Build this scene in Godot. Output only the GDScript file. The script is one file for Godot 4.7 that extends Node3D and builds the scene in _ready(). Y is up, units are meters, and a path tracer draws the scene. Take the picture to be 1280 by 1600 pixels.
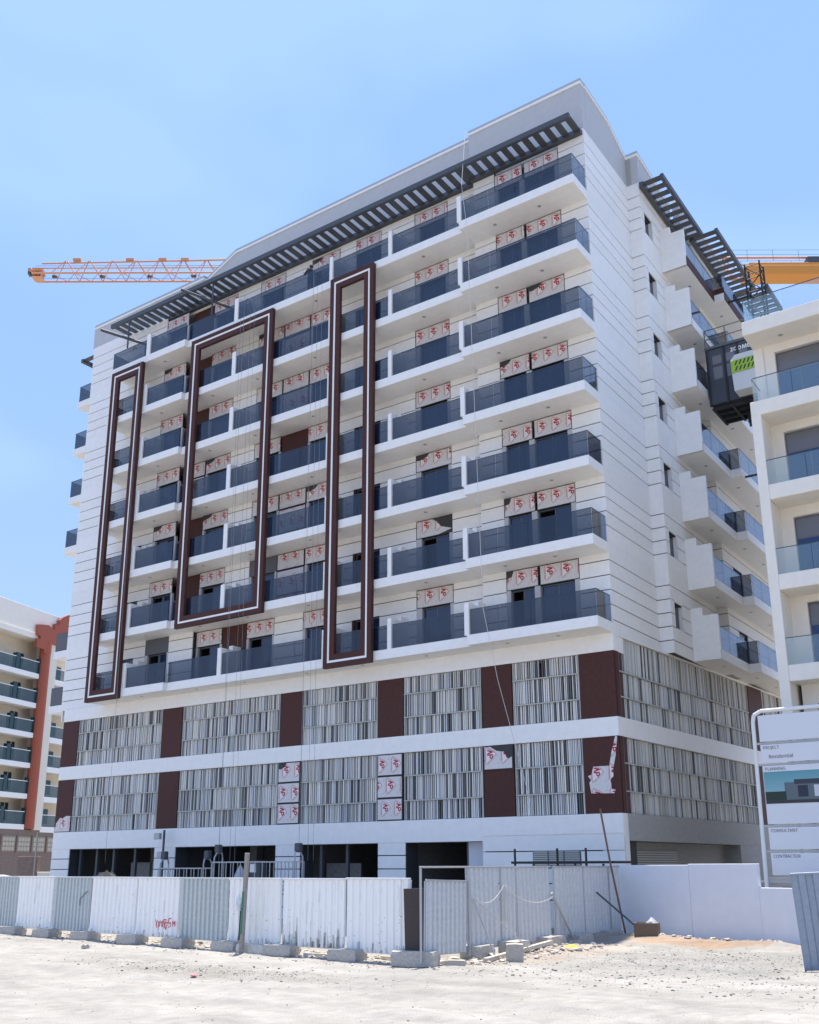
extends Node3D
# ---------------------------------------------------------------- mesh building
class Mb:
	var v := PackedVector3Array()
	var n := PackedVector3Array()
	var uv := PackedVector2Array()
	var c := PackedColorArray()
	var col := Color(1, 1, 1)
	func tri(a: Vector3, b: Vector3, d: Vector3, nn: Vector3, ua := Vector2.ZERO, ub := Vector2.ZERO, ud := Vector2.ZERO):
		if (b - a).cross(d - a).dot(nn) > 0.0:
			v.append_array([a, d, b]); uv.append_array([ua, ud, ub])
		else:
			v.append_array([a, b, d]); uv.append_array([ua, ub, ud])
		for i in 3: n.append(nn); c.append(col)
	func quad(a: Vector3, b: Vector3, d: Vector3, e: Vector3, nn: Vector3, us = null):
		if us == null: us = [Vector2(0, 1), Vector2(1, 1), Vector2(1, 0), Vector2(0, 0)]
		tri(a, b, d, nn, us[0], us[1], us[2]); tri(a, d, e, nn, us[0], us[2], us[3])
	func box(a: Vector3, b: Vector3):
		var p := Vector3(minf(a.x, b.x), minf(a.y, b.y), minf(a.z, b.z)); var q := Vector3(maxf(a.x, b.x), maxf(a.y, b.y), maxf(a.z, b.z))
		quad(Vector3(p.x, p.y, q.z), Vector3(q.x, p.y, q.z), Vector3(q.x, q.y, q.z), Vector3(p.x, q.y, q.z), Vector3(0, 0, 1))
		quad(Vector3(q.x, p.y, p.z), Vector3(p.x, p.y, p.z), Vector3(p.x, q.y, p.z), Vector3(q.x, q.y, p.z), Vector3(0, 0, -1))
		quad(Vector3(q.x, p.y, q.z), Vector3(q.x, p.y, p.z), Vector3(q.x, q.y, p.z), Vector3(q.x, q.y, q.z), Vector3(1, 0, 0))
		quad(Vector3(p.x, p.y, p.z), Vector3(p.x, p.y, q.z), Vector3(p.x, q.y, q.z), Vector3(p.x, q.y, p.z), Vector3(-1, 0, 0))
		quad(Vector3(p.x, q.y, q.z), Vector3(q.x, q.y, q.z), Vector3(q.x, q.y, p.z), Vector3(p.x, q.y, p.z), Vector3(0, 1, 0))
		quad(Vector3(p.x, p.y, p.z), Vector3(q.x, p.y, p.z), Vector3(q.x, p.y, q.z), Vector3(p.x, p.y, q.z), Vector3(0, -1, 0))
	func cbox(s: Vector3, k: float):   # chamfered box, centred
		var h := s * 0.5
		for ax in 3:
			var i := (ax + 1) % 3; var j := (ax + 2) % 3
			for sg in [-1.0, 1.0]:
				var nn := Vector3.ZERO; nn[ax] = sg
				var pts := []
				for t in [[-1, -1], [1, -1], [1, 1], [-1, 1]]:
					var w := Vector3.ZERO; w[ax] = sg * h[ax]; w[i] = t[0] * (h[i] - k); w[j] = t[1] * (h[j] - k); pts.append(w)
				quad(pts[0], pts[1], pts[2], pts[3], nn)
			for si in [-1.0, 1.0]:
				for sj in [-1.0, 1.0]:
					var nn2 := Vector3.ZERO; nn2[i] = si; nn2[j] = sj
					var e := []
					for t in [-1.0, 1.0]:
						var w1 := Vector3.ZERO; w1[ax] = t * (h[ax] - k); w1[i] = si * h[i]; w1[j] = sj * (h[j] - k)
						var w2 := Vector3.ZERO; w2[ax] = t * (h[ax] - k); w2[i] = si * (h[i] - k); w2[j] = sj * h[j]
						e.append([w1, w2])
					quad(e[0][0], e[1][0], e[1][1], e[0][1], nn2.normalized())
		for sx in [-1.0, 1.0]:
			for sy in [-1.0, 1.0]:
				for sz in [-1.0, 1.0]:
					tri(Vector3(sx * h.x, sy * (h.y - k), sz * (h.z - k)), Vector3(sx * (h.x - k), sy * h.y, sz * (h.z - k)), Vector3(sx * (h.x - k), sy * (h.y - k), sz * h.z), Vector3(sx, sy, sz).normalized())
	func tube(a: Vector3, b: Vector3, r: float, r2 := -1.0, sides := 6, caps := true):
		if r2 < 0: r2 = r
		var d := (b - a).normalized()
		var u := d.cross(Vector3(0.31, 0.9, 0.28) if absf(d.y) < 0.9 else Vector3(1, 0, 0.1)).normalized(); var w := d.cross(u)
		for i in sides:
			var t0 := TAU * i / sides; var t1 := TAU * (i + 1) / sides
			var n0 := u * cos(t0) + w * sin(t0); var n1 := u * cos(t1) + w * sin(t1)
			quad(a + n0 * r, a + n1 * r, b + n1 * r2, b + n0 * r2, (n0 + n1).normalized())
			if caps:
				tri(a, a + n0 * r, a + n1 * r, -d); tri(b, b + n0 * r2, b + n1 * r2, d)
	func bar(a: Vector3, b: Vector3, wd: float, ht: float, up := Vector3.UP):   # square bar from a to b
		var d := (b - a).normalized()
		if absf(d.dot(up)) > 0.98: up = Vector3(0, 0, 1)
		var s := d.cross(up).normalized() * wd * 0.5; var t := s.cross(d).normalized() * ht * 0.5
		var k := [a - s - t, a + s - t, a + s + t, a - s + t, b - s - t, b + s - t, b + s + t, b - s + t]
		quad(k[0], k[1], k[5], k[4], -t.normalized()); quad(k[2], k[3], k[7], k[6], t.normalized())
		quad(k[1], k[2], k[6], k[5], s.normalized()); quad(k[3], k[0], k[4], k[7], -s.normalized())
		quad(k[0], k[1], k[2], k[3], -d); quad(k[4], k[5], k[6], k[7], d)
	func path(pts: Array, r: float, sides := 5):
		for i in pts.size() - 1: tube(pts[i], pts[i + 1], r, r, sides, i == 0 or i == pts.size() - 2)
	func prism(poly: PackedVector2Array, o: Vector3, U: Vector3, V: Vector3, D: Vector3, us := 1.0):   # polygon in (U,V) pushed along D
		var t := Geometry2D.triangulate_polygon(poly)
		var dn := D.normalized()
		var m := func(p: Vector2): return o + U * p.x + V * p.y
		for i in range(0, t.size(), 3):
			var a: Vector2 = poly[t[i]]; var b: Vector2 = poly[t[i + 1]]; var d: Vector2 = poly[t[i + 2]]
			tri(m.call(a) + D, m.call(b) + D, m.call(d) + D, dn, Vector2(a.x, -a.y) * us, Vector2(b.x, -b.y) * us, Vector2(d.x, -d.y) * us)
			tri(m.call(a), m.call(b), m.call(d), -dn, a * us, b * us, d * us)
		var ccw := not Geometry2D.is_polygon_clockwise(poly)
		for i in poly.size():
			var a: Vector2 = poly[i]; var b: Vector2 = poly[(i + 1) % poly.size()]
			var e := (b - a).normalized(); var o2 := Vector2(e.y, -e.x) * (1.0 if ccw else -1.0)
			quad(m.call(a), m.call(b), m.call(b) + D, m.call(a) + D, (U * o2.x + V * o2.y).normalized())
	func lathe(o: Vector3, prof: Array, sides := 10):   # prof: Vector2(r, y)
		for k in prof.size() - 1:
			var p: Vector2 = prof[k]; var q: Vector2 = prof[k + 1]
			for i in sides:
				var t0 := TAU * i / sides; var t1 := TAU * (i + 1) / sides
				var a := Vector3(cos(t0), 0, sin(t0)); var b := Vector3(cos(t1), 0, sin(t1))
				var nn := (a + b).normalized() * (q.y - p.y) + Vector3(0, p.x - q.x, 0)
				if nn.length() < 1e-6: nn = Vector3.UP
				quad(o + a * p.x + Vector3(0, p.y, 0), o + b * p.x + Vector3(0, p.y, 0), o + b * q.x + Vector3(0, q.y, 0), o + a * q.x + Vector3(0, q.y, 0), nn.normalized())
	func mesh(colors := false) -> ArrayMesh:
		var a := []; a.resize(Mesh.ARRAY_MAX)
		a[Mesh.ARRAY_VERTEX] = v; a[Mesh.ARRAY_NORMAL] = n; a[Mesh.ARRAY_TEX_UV] = uv
		if colors: a[Mesh.ARRAY_COLOR] = c
		var m := ArrayMesh.new(); m.add_surface_from_arrays(Mesh.PRIMITIVE_TRIANGLES, a); return m

var names := {}
var boxes := {}
var M := {}
var rng := RandomNumberGenerator.new()
func numbered(parent: Node, nm: String) -> String:
	var key := str(parent.get_instance_id()) + nm
	var k: int = names.get(key, 0); names[key] = k + 1
	return nm if k == 0 else "%s_%03d" % [nm, k]
func P(parent: Node, nm: String, mesh: Mesh, mat: Material, pos := Vector3.ZERO, bs := Basis.IDENTITY) -> MeshInstance3D:
	var o := MeshInstance3D.new(); o.name = numbered(parent, nm); o.mesh = mesh; o.material_override = mat
	o.transform = Transform3D(bs, pos); parent.add_child(o, true); return o
func cbm(s: Vector3, k: float) -> Mesh:
	var key := "%.3f %.3f %.3f %.3f" % [s.x, s.y, s.z, k]
	if not boxes.has(key):
		var b := Mb.new()
		if k > 0.0: b.cbox(s, k)
		else: b.box(-s * 0.5, s * 0.5)
		boxes[key] = b.mesh()
	return boxes[key]
func B(parent: Node, nm: String, mat: Material, x0: float, x1: float, y0: float, y1: float, z0: float, z1: float, k := 0.0) -> MeshInstance3D:
	return P(parent, nm, cbm(Vector3(absf(x1 - x0), absf(y1 - y0), absf(z1 - z0)), k), mat, Vector3((x0 + x1) / 2, (y0 + y1) / 2, (z0 + z1) / 2))
func thing(nm: String, label: String, cat: String, pos := Vector3.ZERO, yaw := 0.0, group := "") -> Node3D:
	var o := Node3D.new(); o.name = numbered(self, nm); add_child(o, true); o.position = pos; o.rotation.y = yaw
	tag(o, label, cat, group); return o
func tag(o: Node, label: String, cat := "", group := "", kind := ""):
	if label != "": o.set_meta("label", label)
	if cat != "": o.set_meta("category", cat)
	if group != "": o.set_meta("group", group)
	if kind != "": o.set_meta("kind", kind)
func lin(r: float, g: float, b: float) -> Color: return Color(r, g, b).linear_to_srgb()
func mat(nm: String, col: Color, rough := 0.7, metal := 0.0, spec := 0.5) -> StandardMaterial3D:
	var m := StandardMaterial3D.new(); m.albedo_color = col; m.roughness = rough; m.metallic = metal; m.metallic_specular = spec; M[nm] = m; return m
func noise_tex(freq: float, lo: float, hi: float, oct := 4, sd := 1, size := 512) -> NoiseTexture2D:
	var f := FastNoiseLite.new(); f.seed = sd; f.frequency = freq; f.fractal_octaves = oct; f.noise_type = FastNoiseLite.TYPE_SIMPLEX_SMOOTH
	var t := NoiseTexture2D.new(); t.width = size; t.height = size; t.seamless = true; t.noise = f
	var g := Gradient.new(); g.set_color(0, Color(lo, lo, lo)); g.set_color(1, Color(hi, hi, hi)); t.color_ramp = g; return t
func grain(m: StandardMaterial3D, t: Texture2D, scale: float):
	m.albedo_texture = t; m.uv1_triplanar = true; m.uv1_world_triplanar = true; m.uv1_scale = Vector3.ONE * scale
# ---------------------------------------------------------------- drawing prints
const GLYPH := {"A": "06-20-46,13-33", "P": "06-00-30-41-42-33-03", "L": "00-06-46", "U": "00-05-16-36-45-40", "C": "41-30-10-01-05-16-36-45", "O": "10-01-05-16-36-45-41-30-10", "N": "06-00-46-40", "E": "40-00-06-46,03-33", "R": "06-00-30-41-42-33-03,23-46", "J": "40-45-36-16-05", "T": "00-40,20-26", "I": "20-26", "G": "41-30-10-01-05-16-36-45-43-23", "S": "41-30-10-01-12-34-45-36-16-05", "D": "00-06-26-44-42-20-00"}
func dab(img: Image, a: Vector2, b: Vector2, w: float, col: Color):
	var x0 := int(maxf(0, minf(a.x, b.x) - w - 1)); var x1 := int(minf(img.get_width() - 1, maxf(a.x, b.x) + w + 1))
	var y0 := int(maxf(0, minf(a.y, b.y) - w - 1)); var y1 := int(minf(img.get_height() - 1, maxf(a.y, b.y) + w + 1))
	for y in range(y0, y1 + 1):
		for x in range(x0, x1 + 1):
			var p := Vector2(x + 0.5, y + 0.5)
			var k := clampf(w + 0.5 - p.distance_to(Geometry2D.get_closest_point_to_segment(p, a, b)), 0, 1)
			if k > 0: img.set_pixel(x, y, img.get_pixel(x, y).lerp(col, k * col.a))
func write(img: Image, s: String, o: Vector2, U: Vector2, V: Vector2, w: float, col: Color):   # U: one letter's width, V: its height
	for ch in s:
		if GLYPH.has(ch):
			for st in GLYPH[ch].split(","):
				var pts: PackedStringArray = st.split("-")
				for i in pts.size() - 1:
					var f := func(q: String): return o + U * (float(q[0]) / 5.5) + V * (float(q[1]) / 6.0)
					dab(img, f.call(pts[i]), f.call(pts[i + 1]), w, col)
		o += U
func film_image() -> Image:
	var W := 256; var H := 320
	var img := Image.create(W, H, false, Image.FORMAT_RGB8)
	img.fill(Color(0.83, 0.81, 0.795))
	var r := RandomNumberGenerator.new(); r.seed = 5
	for i in 26:   # faint creases of the film
		var a := Vector2(r.randf() * W, r.randf() * H); dab(img, a, a + Vector2(r.randf_range(-30, 30), r.randf_range(-40, 40)), r.randf_range(1, 5), Color(0.72, 0.70, 0.69, 0.25))
	var red := Color(0.66, 0.07, 0.14); var soft := Color(0.62, 0.15, 0.2, 0.6)
	var A := Vector2(36, 34); var Bq := Vector2(36, 270); var Cq := Vector2(206, 128)
	for y in range(34, 270):
		var xr := lerpf(A.x, Cq.x, clampf((y - 34.0) / 94.0, 0, 1)) if y < 128 else lerpf(Cq.x, Bq.x, (y - 128.0) / 142.0)
		for x in range(36, int(xr)): img.set_pixel(x, y, Color(0.88, 0.855, 0.845))
	for e in [[A, Bq], [A, Cq], [Cq, Bq]]: dab(img, e[0], e[1], 2.2, red)
	write(img, "ALUCOPANEL", Vector2(32, 52), Vector2(0, 20), Vector2(-17, 0), 1.7, soft)
	var d := (Cq - A).normalized()
	write(img, "ALUCOPANEL", A + d * 6 + Vector2(2, -24), d * 18, Vector2(-d.y, d.x) * 14, 1.2, soft)
	d = (Bq - Cq).normalized()
	write(img, "ALUCOPANEL", Cq - d * -14 + Vector2(20, 14), d * 20, Vector2(d.y, -d.x) * -14, 1.2, soft)
	write(img, "AP", Vector2(142, 78), Vector2(0, 62), Vector2(-74, 0), 9.0, red)
	for p in [Vector2(226, 250), Vector2(222, 60)]: dab(img, p, p + Vector2(4, 10), 4, Color(0.45, 0.42, 0.44, 0.6))
	dab(img, Vector2(250, 0), Vector2(250, H), 1.2, Color(0.6, 0.57, 0.57, 0.6))
	return img
func dirt_image(sd: int, dirt: float) -> Image:   # white sheet with splashes and streaks near its foot
	var img := Image.create(256, 256, false, Image.FORMAT_RGB8); img.fill(Color(0.955, 0.945, 0.92))
	var r := RandomNumberGenerator.new(); r.seed = sd
	for i in int(70 * dirt):
		var x := r.randf() * 256; var h := r.randf() * r.randf() * 70 * dirt
		dab(img, Vector2(x, 256), Vector2(x + r.randf_range(-3, 3), 250 - h), r.randf_range(0.8, 3.2), Color(0.33, 0.33, 0.29, r.randf_range(0.08, 0.4)))
	for i in 26:
		var p := Vector2(r.randf() * 256, r.randf() * 200); dab(img, p, p + Vector2(r.randf_range(-2, 2), r.randf_range(10, 90)), r.randf_range(0.5, 2.0), Color(0.72, 0.72, 0.69, r.randf_range(0.1, 0.35)))
	for i in 24:
		var p := Vector2(r.randf() * 256, r.randf_range(120, 250)); dab(img, p, p + Vector2(r.randf_range(-3, 3), r.randf_range(-3, 3)), r.randf_range(0.5, 1.3), Color(0.4, 0.38, 0.34, 0.5))
	return img
func tex(img: Image) -> ImageTexture: img.generate_mipmaps(); return ImageTexture.create_from_image(img)
# ---------------------------------------------------------------- the main building
var whites := []
const FL := 3.3
const CW := -0.25   # the middle of the front stands back a little
func yb(k: int) -> float: return 11.02 + FL * (k - 1)
func film(parent: Node, poly: PackedVector2Array, pos: Vector3, off: Vector2, turned := false, bs := Basis.IDENTITY):
	var b := Mb.new(); var sc := rng.randf_range(0.68, 0.8)
	var t := Geometry2D.triangulate_polygon(poly)
	var f := func(p: Vector2) -> Vector2:
		var q := Vector2(p.x / sc, -p.y / (sc * 1.24))
		return (Vector2(0.73, 0.78) - q if turned else q) + off
	for i in range(0, t.size(), 3):
		var a: Vector2 = poly[t[i]]; var d: Vector2 = poly[t[i + 1]]; var e: Vector2 = poly[t[i + 2]]
		b.tri(Vector3(a.x, a.y, 0.004), Vector3(d.x, d.y, 0.004), Vector3(e.x, e.y, 0.004), Vector3(0, 0, 1), f.call(a), f.call(d), f.call(e))
		b.tri(Vector3(a.x, a.y, 0), Vector3(d.x, d.y, 0), Vector3(e.x, e.y, 0), Vector3(0, 0, -1), f.call(a), f.call(d), f.call(e))
	P(parent, "protective_film", b.mesh(), M.film, pos, bs)
func rect(w: float, h: float) -> PackedVector2Array: return PackedVector2Array([Vector2(0, 0), Vector2(w, 0), Vector2(w, h), Vector2(0, h)])
func film_panel(bld: Node, x0: float, x1: float, y0: float, y1: float, zf: float, torn := 0, turned := false):
	var o := B(bld, "composite_panel", M.core, x0, x1, y0, y1, zf - 0.05, zf - 0.012)
	if torn == 0 and rng.randf() < 0.1: torn = 4
	var w := x1 - x0 - 0.08; var h := y1 - y0 - 0.07
	var poly := rect(w, h)
	if torn == 1: poly = PackedVector2Array([Vector2(0, 0), Vector2(w, 0), Vector2(w, h), Vector2(0.32, h), Vector2(0.24, h * 0.7), Vector2(0, h * 0.62)])
	if torn == 2: poly = PackedVector2Array([Vector2(0, 0), Vector2(w * 0.62, 0), Vector2(w, h * 0.2), Vector2(w * 0.7, h * 0.45), Vector2(w * 0.6, h * 0.75), Vector2(w * 0.45, h), Vector2(0, h)])
	if torn == 3: poly = PackedVector2Array([Vector2(0, 0), Vector2(w, 0), Vector2(w, h * 0.5), Vector2(w * 0.87, h * 0.42), Vector2(w * 0.8, h * 0.55), Vector2(w * 0.72, h * 0.74), Vector2(w * 0.45, h * 0.8), Vector2(w * 0.3, h * 0.93), Vector2(w * 0.22, h), Vector2(0, h)])
	if torn == 4: poly = PackedVector2Array([Vector2(0, 0), Vector2(w, 0), Vector2(w, h), Vector2(w * 0.38, h), Vector2(w * 0.3, h * 0.8), Vector2(w * 0.1, h * 0.68), Vector2(0, h * 0.7)])
	film(o, poly, Vector3(-w / 2, -h / 2, 0.02), Vector2(rng.randf(), -0.02 + rng.randf_range(-0.07, 0.07)), turned)
func door(bld: Node, x0: float, x1: float, y0: float, y1: float, zf: float, leaves := 2, open := 0):
	var b := Mb.new(); var w := x1 - x0; var h := y1 - y0
	b.box(Vector3(0, h - 0.06, -0.1), Vector3(w, h, 0)); b.box(Vector3(0, 0, -0.1), Vector3(0.05, h - 0.061, 0)); b.box(Vector3(w - 0.05, 0, -0.1), Vector3(w, h - 0.061, 0))
	b.box(Vector3(w / 2 - 0.025, 0, -0.07), Vector3(w / 2 + 0.025, h - 0.061, -0.012))
	var key := "door %.2f %.2f" % [w, h]
	if not boxes.has(key): boxes[key] = b.mesh()
	var o := P(bld, "balcony_door", boxes[key], M.alu, Vector3(x0, y0, zf - 0.14))
	for i in leaves:
		if open == i + 1: continue
		B(o, "door_pane", M.door_glass, 0.05 + i * (w - 0.1) / 2, 0.05 + (i + 1) * (w - 0.1) / 2, 0.0, h - 0.06, -0.06 + 0.02 * i, -0.045 + 0.02 * i)
func courses(bld: Node, nm: String, js: Array, x0: float, x1: float, zf: float, base: float):   # cladding panels with dark open joints between them
	for i in js.size() - 1:
		var lo: float = js[i] + (0.021 if i > 0 else 0.0); var hi: float = js[i + 1] - (0.021 if i < js.size() - 2 else 0.0)
		B(bld, nm, whites[rng.randi() % 6], x0, x1, base + lo, base + hi, zf - 0.05, zf)
func scourses(bld: Node, nm: String, js: Array, z0: float, z1: float, xf: float, base: float):
	for i in js.size() - 1:
		var lo: float = js[i] + (0.021 if i > 0 else 0.0); var hi: float = js[i + 1] - (0.021 if i < js.size() - 2 else 0.0)
		B(bld, nm, whites[rng.randi() % 6], xf - 0.05, xf, base + lo, base + hi, z0, z1)
func louvre_bay(bld: Node, L: float, y0: float, tiers: Array, o: Vector3, bs: Basis):   # local x along the bay, z outwards
	var b := Mb.new()
	var y := y0
	for t in tiers:
		var x := 0.03
		while x < L - 0.06:
			var w := rng.randf_range(0.028, 0.062); var dp := rng.randf_range(0.05, 0.11)
			var s: float = [0.76, 0.64, 0.45, 0.70, 0.14, 0.8][rng.randi() % 6]
			b.col = Color(s, s * 0.97, s * 0.885) if rng.randf() < 0.75 else Color(s * 0.8, s * 0.82, s * 0.84)
			var zz := -0.02 - rng.randf() * 0.05
			if rng.randf() > 0.006: b.box(Vector3(x, y + 0.02, zz - dp), Vector3(x + w, y + t - 0.02, zz))
			x += w + rng.randf_range(0.022, 0.066)
		y += t
	tag(P(bld, "louvre_blades", b.mesh(true), M.blade, o, bs), "", "", "", "stuff")
	y = y0
	for i in tiers.size() - 1:
		y += tiers[i]
		P(bld, "louvre_rail", cbm(Vector3(L, 0.05, 0.05), 0.0), M.rail, o + bs * Vector3(L / 2, y, 0.01), bs)
	for x in [0.02, L - 0.02]:
		P(bld, "louvre_rail", cbm(Vector3(0.04, y + tiers[-1] - y0, 0.05), 0.0), M.rail, o + bs * Vector3(x, (y + tiers[-1] + y0) / 2, -0.01), bs)
func glass_run(bld: Node, a: Vector3, b: Vector3, h: float, mt: Material, n: int, nm := "glass_pane"):
	var d := b - a; var l := d.length() / n; var yaw := atan2(-d.z, d.x)
	for i in n:
		var c := a + d * ((i + 0.5) / n)
		P(bld, nm, cbm(Vector3(l - 0.02, h, 0.021), 0.0), mt, c + Vector3(0, h / 2, 0), Basis(Vector3.UP, yaw))
	P(bld, "handrail", cbm(Vector3(d.length(), 0.022, 0.03), 0.0), M.railcap, (a + b) / 2 + Vector3(0, h + 0.011, 0), Basis(Vector3.UP, yaw))
func frame(bld: Node, x0: float, x1: float, y0: float, y1: float, zb: float):
	var f: Node = bld
	for e in [["facade_frame", M.brown, 0.0, 0.23, zb + 0.2], ["white_line", M.white, 0.231, 0.334, zb + 0.185], ["inner_border", M.brown, 0.335, 0.61, zb + 0.17]]:
		var b := Mb.new(); var i0: float = e[2]; var i1: float = e[3]; var z1: float = e[4]
		b.box(Vector3(x0 + i0, y0 + i0, zb), Vector3(x0 + i1, y1 - i0, z1)); b.box(Vector3(x1 - i1, y0 + i0, zb), Vector3(x1 - i0, y1 - i0, z1))
		b.box(Vector3(x0 + i1, y0 + i0, zb), Vector3(x1 - i1, y0 + i1, z1)); b.box(Vector3(x0 + i1, y1 - i1, zb), Vector3(x1 - i1, y1 - i0, z1))
		var o := P(f, e[0], b.mesh(), e[1])
		if f == bld: f = o
func tower():
	var bld := thing("apartment_building", "large white eight storey apartment block with brown facade frames under construction", "building")
	var W: Material = M.white; whites = [W, W, M.white2, M.white2, M.white3, W]
	# inner mass that closes the rooms
	B(bld, "inner_wall", M.core, -33.6, -0.5, 4.3, 34.2, -28, -1.4)
	B(bld, "inner_wall", M.interior, -33.6, -0.5, 0, 4.2, -28, -7)
	B(bld, "roof_slab", W, -34.45, -0.06, 34.12, 34.5, -28, -0.3)
	var zf := func(x: float) -> float: return CW if x > -24.3 and x < -5.85 else 0.0
	for k in range(1, 8):
		var y := yb(k); var top := 34.57 - y if k == 7 else 3.85
		var full := [0.55 if k > 1 else -0.03, 1.16, 1.77, 2.38, 3.0, top]
		if k == 1: full = [0.0, 0.55, 1.16, 1.77, 2.38, 3.0, 3.85]
		var bal := [0.43, 1.16, 1.77, 2.38, 3.0, 3.3 if k < 7 else top]
		# plain strip at the far left, then the pieces between the openings
		B(bld, "wall_core", M.core, -34.4, -30.75, y, y + top, -0.9, -0.051)
		courses(bld, "corner_wall_panel", full, -34.5, -30.75, 0.0, y)
		var cuts := [[-30.75, -29.5], [-28.45, -27.5], [-21.83, -20.06], [-14.3, -13.22], [-11.58, -9.5], [-7.5, -5.85], [-5.85, -4.7], [-1.3, 0.0]]
		if k == 1: cuts[2] = [-25.6, -23.76]; cuts.append([-18.15, -16.27])
		if k == 7: cuts.append([-18.15, -16.27])
		for s in cuts:
			var z: float = zf.call((s[0] + s[1]) / 2)
			B(bld, "wall_core", M.core, s[0] + 0.01, s[1] - 0.06, y + 0.3, y + top, z - 0.9, z - 0.051)
			courses(bld, "wall_panel", bal, s[0], s[1], z, y)
		for s in ([[-29.5, -28.45, 0.0]] if k == 7 else [[-29.5, -28.45, 0.0], [-13.22, -11.58, CW]]):
			courses(bld, "lintel_panel", [2.43, 3.0, bal[-1]], s[0], s[1], s[2], y); B(bld, "wall_core", M.core, s[0], s[1], y + 2.43, y + top, s[2] - 0.9, s[2] - 0.051)
		# slabs with their white edges
		B(bld, "balcony_slab", W, -5.85, -0.012, y, y + 0.43, -1.3, 1.4, 0.012)
		B(bld, "balcony_slab", W, -24.3, -5.851, y, y + 0.43, -1.3, 1.12, 0.012)
		B(bld, "balcony_slab", W, -30.75, -24.301, y, y + 0.43, -1.3, 1.36, 0.012)
		for lx in [[-4.3, 0.75], [-2.0, 0.75], [-8.4, 0.6], [-11.9, 0.6], [-15.2, 0.6], [-19.2, 0.6], [-22.6, 0.6], [-26.6, 0.75], [-28.6, 0.75]]:
			P(bld, "downlight", boxes.get_or_add("downlight", _disc(0.075)), M.lamp, Vector3(lx[0], y - 0.012, lx[1]))
		# glass and dividers
		var g0 := y + 0.43
		glass_run(bld, Vector3(-5.72, g0, 1.33), Vector3(-0.05, g0, 1.33), 1.07, M.glass, 4)
		glass_run(bld, Vector3(-0.05, g0, 1.30), Vector3(-0.05, g0, 0.03), 1.07, M.glass, 2)
		glass_run(bld, Vector3(-9.9, g0, 1.05), Vector3(-6.0, g0, 1.05), 1.07, M.glass, 2)
		glass_run(bld, Vector3(-13.65, g0, 1.05), Vector3(-10.2, g0, 1.05), 1.07, M.glass, 2)
		glass_run(bld, Vector3(-20.4, g0, 1.05), Vector3(-13.95, g0, 1.05), 1.07, M.glass, 4)
		glass_run(bld, Vector3(-24.3, g0, 1.05), Vector3(-20.7, g0, 1.05), 1.07, M.glass, 2)
		glass_run(bld, Vector3(-27.3, g0, 1.28), Vector3(-24.3, g0, 1.28), 1.07, M.glass, 2)
		glass_run(bld, Vector3(-30.7, g0, 1.28), Vector3(-27.7, g0, 1.28), 1.07, M.glass, 2)
		glass_run(bld, Vector3(-30.7, g0, 0.03), Vector3(-30.7, g0, 1.25), 1.07, M.glass, 1)
		for px in [[-5.86, 0.0, 1.385, 0.22], [-10.04, CW, 1.105, 0.2], [-13.8, CW, 1.105, 0.2], [-20.55, CW, 1.105, 0.27], [-27.48, 0.0, 1.345, 0.3]]:
			var dd := Mb.new(); var L: float = px[2] - px[1]
			dd.prism(PackedVector2Array([Vector2(0, 0), Vector2(L, 0), Vector2(L, 1.38), Vector2(L * 0.42, 1.38), Vector2(L * 0.42, 1.62), Vector2(0, 1.62)]), Vector3(px[0] - px[3] / 2, 0, 0), Vector3(0, 0, 1), Vector3(0, 1, 0), Vector3(px[3], 0, 0))
			P(bld, "divider_wall", dd.mesh(), W, Vector3(0, g0, px[1]))
		# openings
		var T := 2.43
		door(bld, -4.5, -3.38, g0, y + T, 0.0, 2, 1 if k == 1 else 0); door(bld, -3.1, -1.54, g0, y + T, 0.0, 2, 1 if k == 2 else 0)
		for s in [[-4.7, -4.51], [-3.37, -3.11], [-1.53, -1.3]]: B(bld, "film_strip", M.filmplain, s[0], s[1], y + 0.43, y + T, -0.16, -0.02)
		film_panel(bld, -4.7, -3.17, y + T, y + 3.29, 0.0, 1 if k < 3 else 0); film_panel(bld, -3.11, -1.3, y + T, y + 3.29, 0.0)
		door(bld, -9.2, -7.7, g0, y + T, CW, 2, 1 if k == 2 else 0)
		for s in [[-9.5, -9.21], [-7.69, -7.5]]: B(bld, "film_strip", M.filmplain, s[0], s[1], y + 0.43, y + T, CW - 0.16, CW - 0.02)
		film_panel(bld, -9.5, -7.5, y + T, y + 3.29, CW, 2 if k == 2 else 0)
		door(bld, -13.1, -11.64, g0, y + T, CW, 2, 1 if k < 4 else 0)
		if k == 7: film_panel(bld, -13.22, -11.58, y + T, y + 3.29, CW)
		B(bld, "door_jamb", M.brown, -13.22, -13.11, y + 0.43, y + T, CW - 0.2, CW - 0.02)
		door(bld, -29.45, -28.5, g0, y + T, 0.0)
		door(bld, -16.1, -14.4, g0, y + T, CW, 2, 2 if k in [1, 3] else 0)
		film_panel(bld, -16.27, -14.3, y + T, y + 3.29, CW)
		for s in [[-16.27, -16.11], [-14.39, -14.3]]: B(bld, "film_strip", M.filmplain, s[0], s[1], y + 0.43, y + T, CW - 0.16, CW - 0.02)
		door(bld, -19.9, -18.3, g0, y + T, CW, 2, 1 if k in [1, 5] else 0)
		for s in [[-20.06, -19.91], [-18.29, -18.15]]: B(bld, "film_strip", M.filmplain, s[0], s[1], y + 0.43, y + T, CW - 0.16, CW - 0.02)
		if k == 2: B(bld, "grey_panel", M.darkgrey, -20.06, -18.15, y + T, y + 3.29, CW - 0.05, CW - 0.01)
		else: film_panel(bld, -20.06, -18.15, y + T, y + 3.29, CW)
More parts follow.
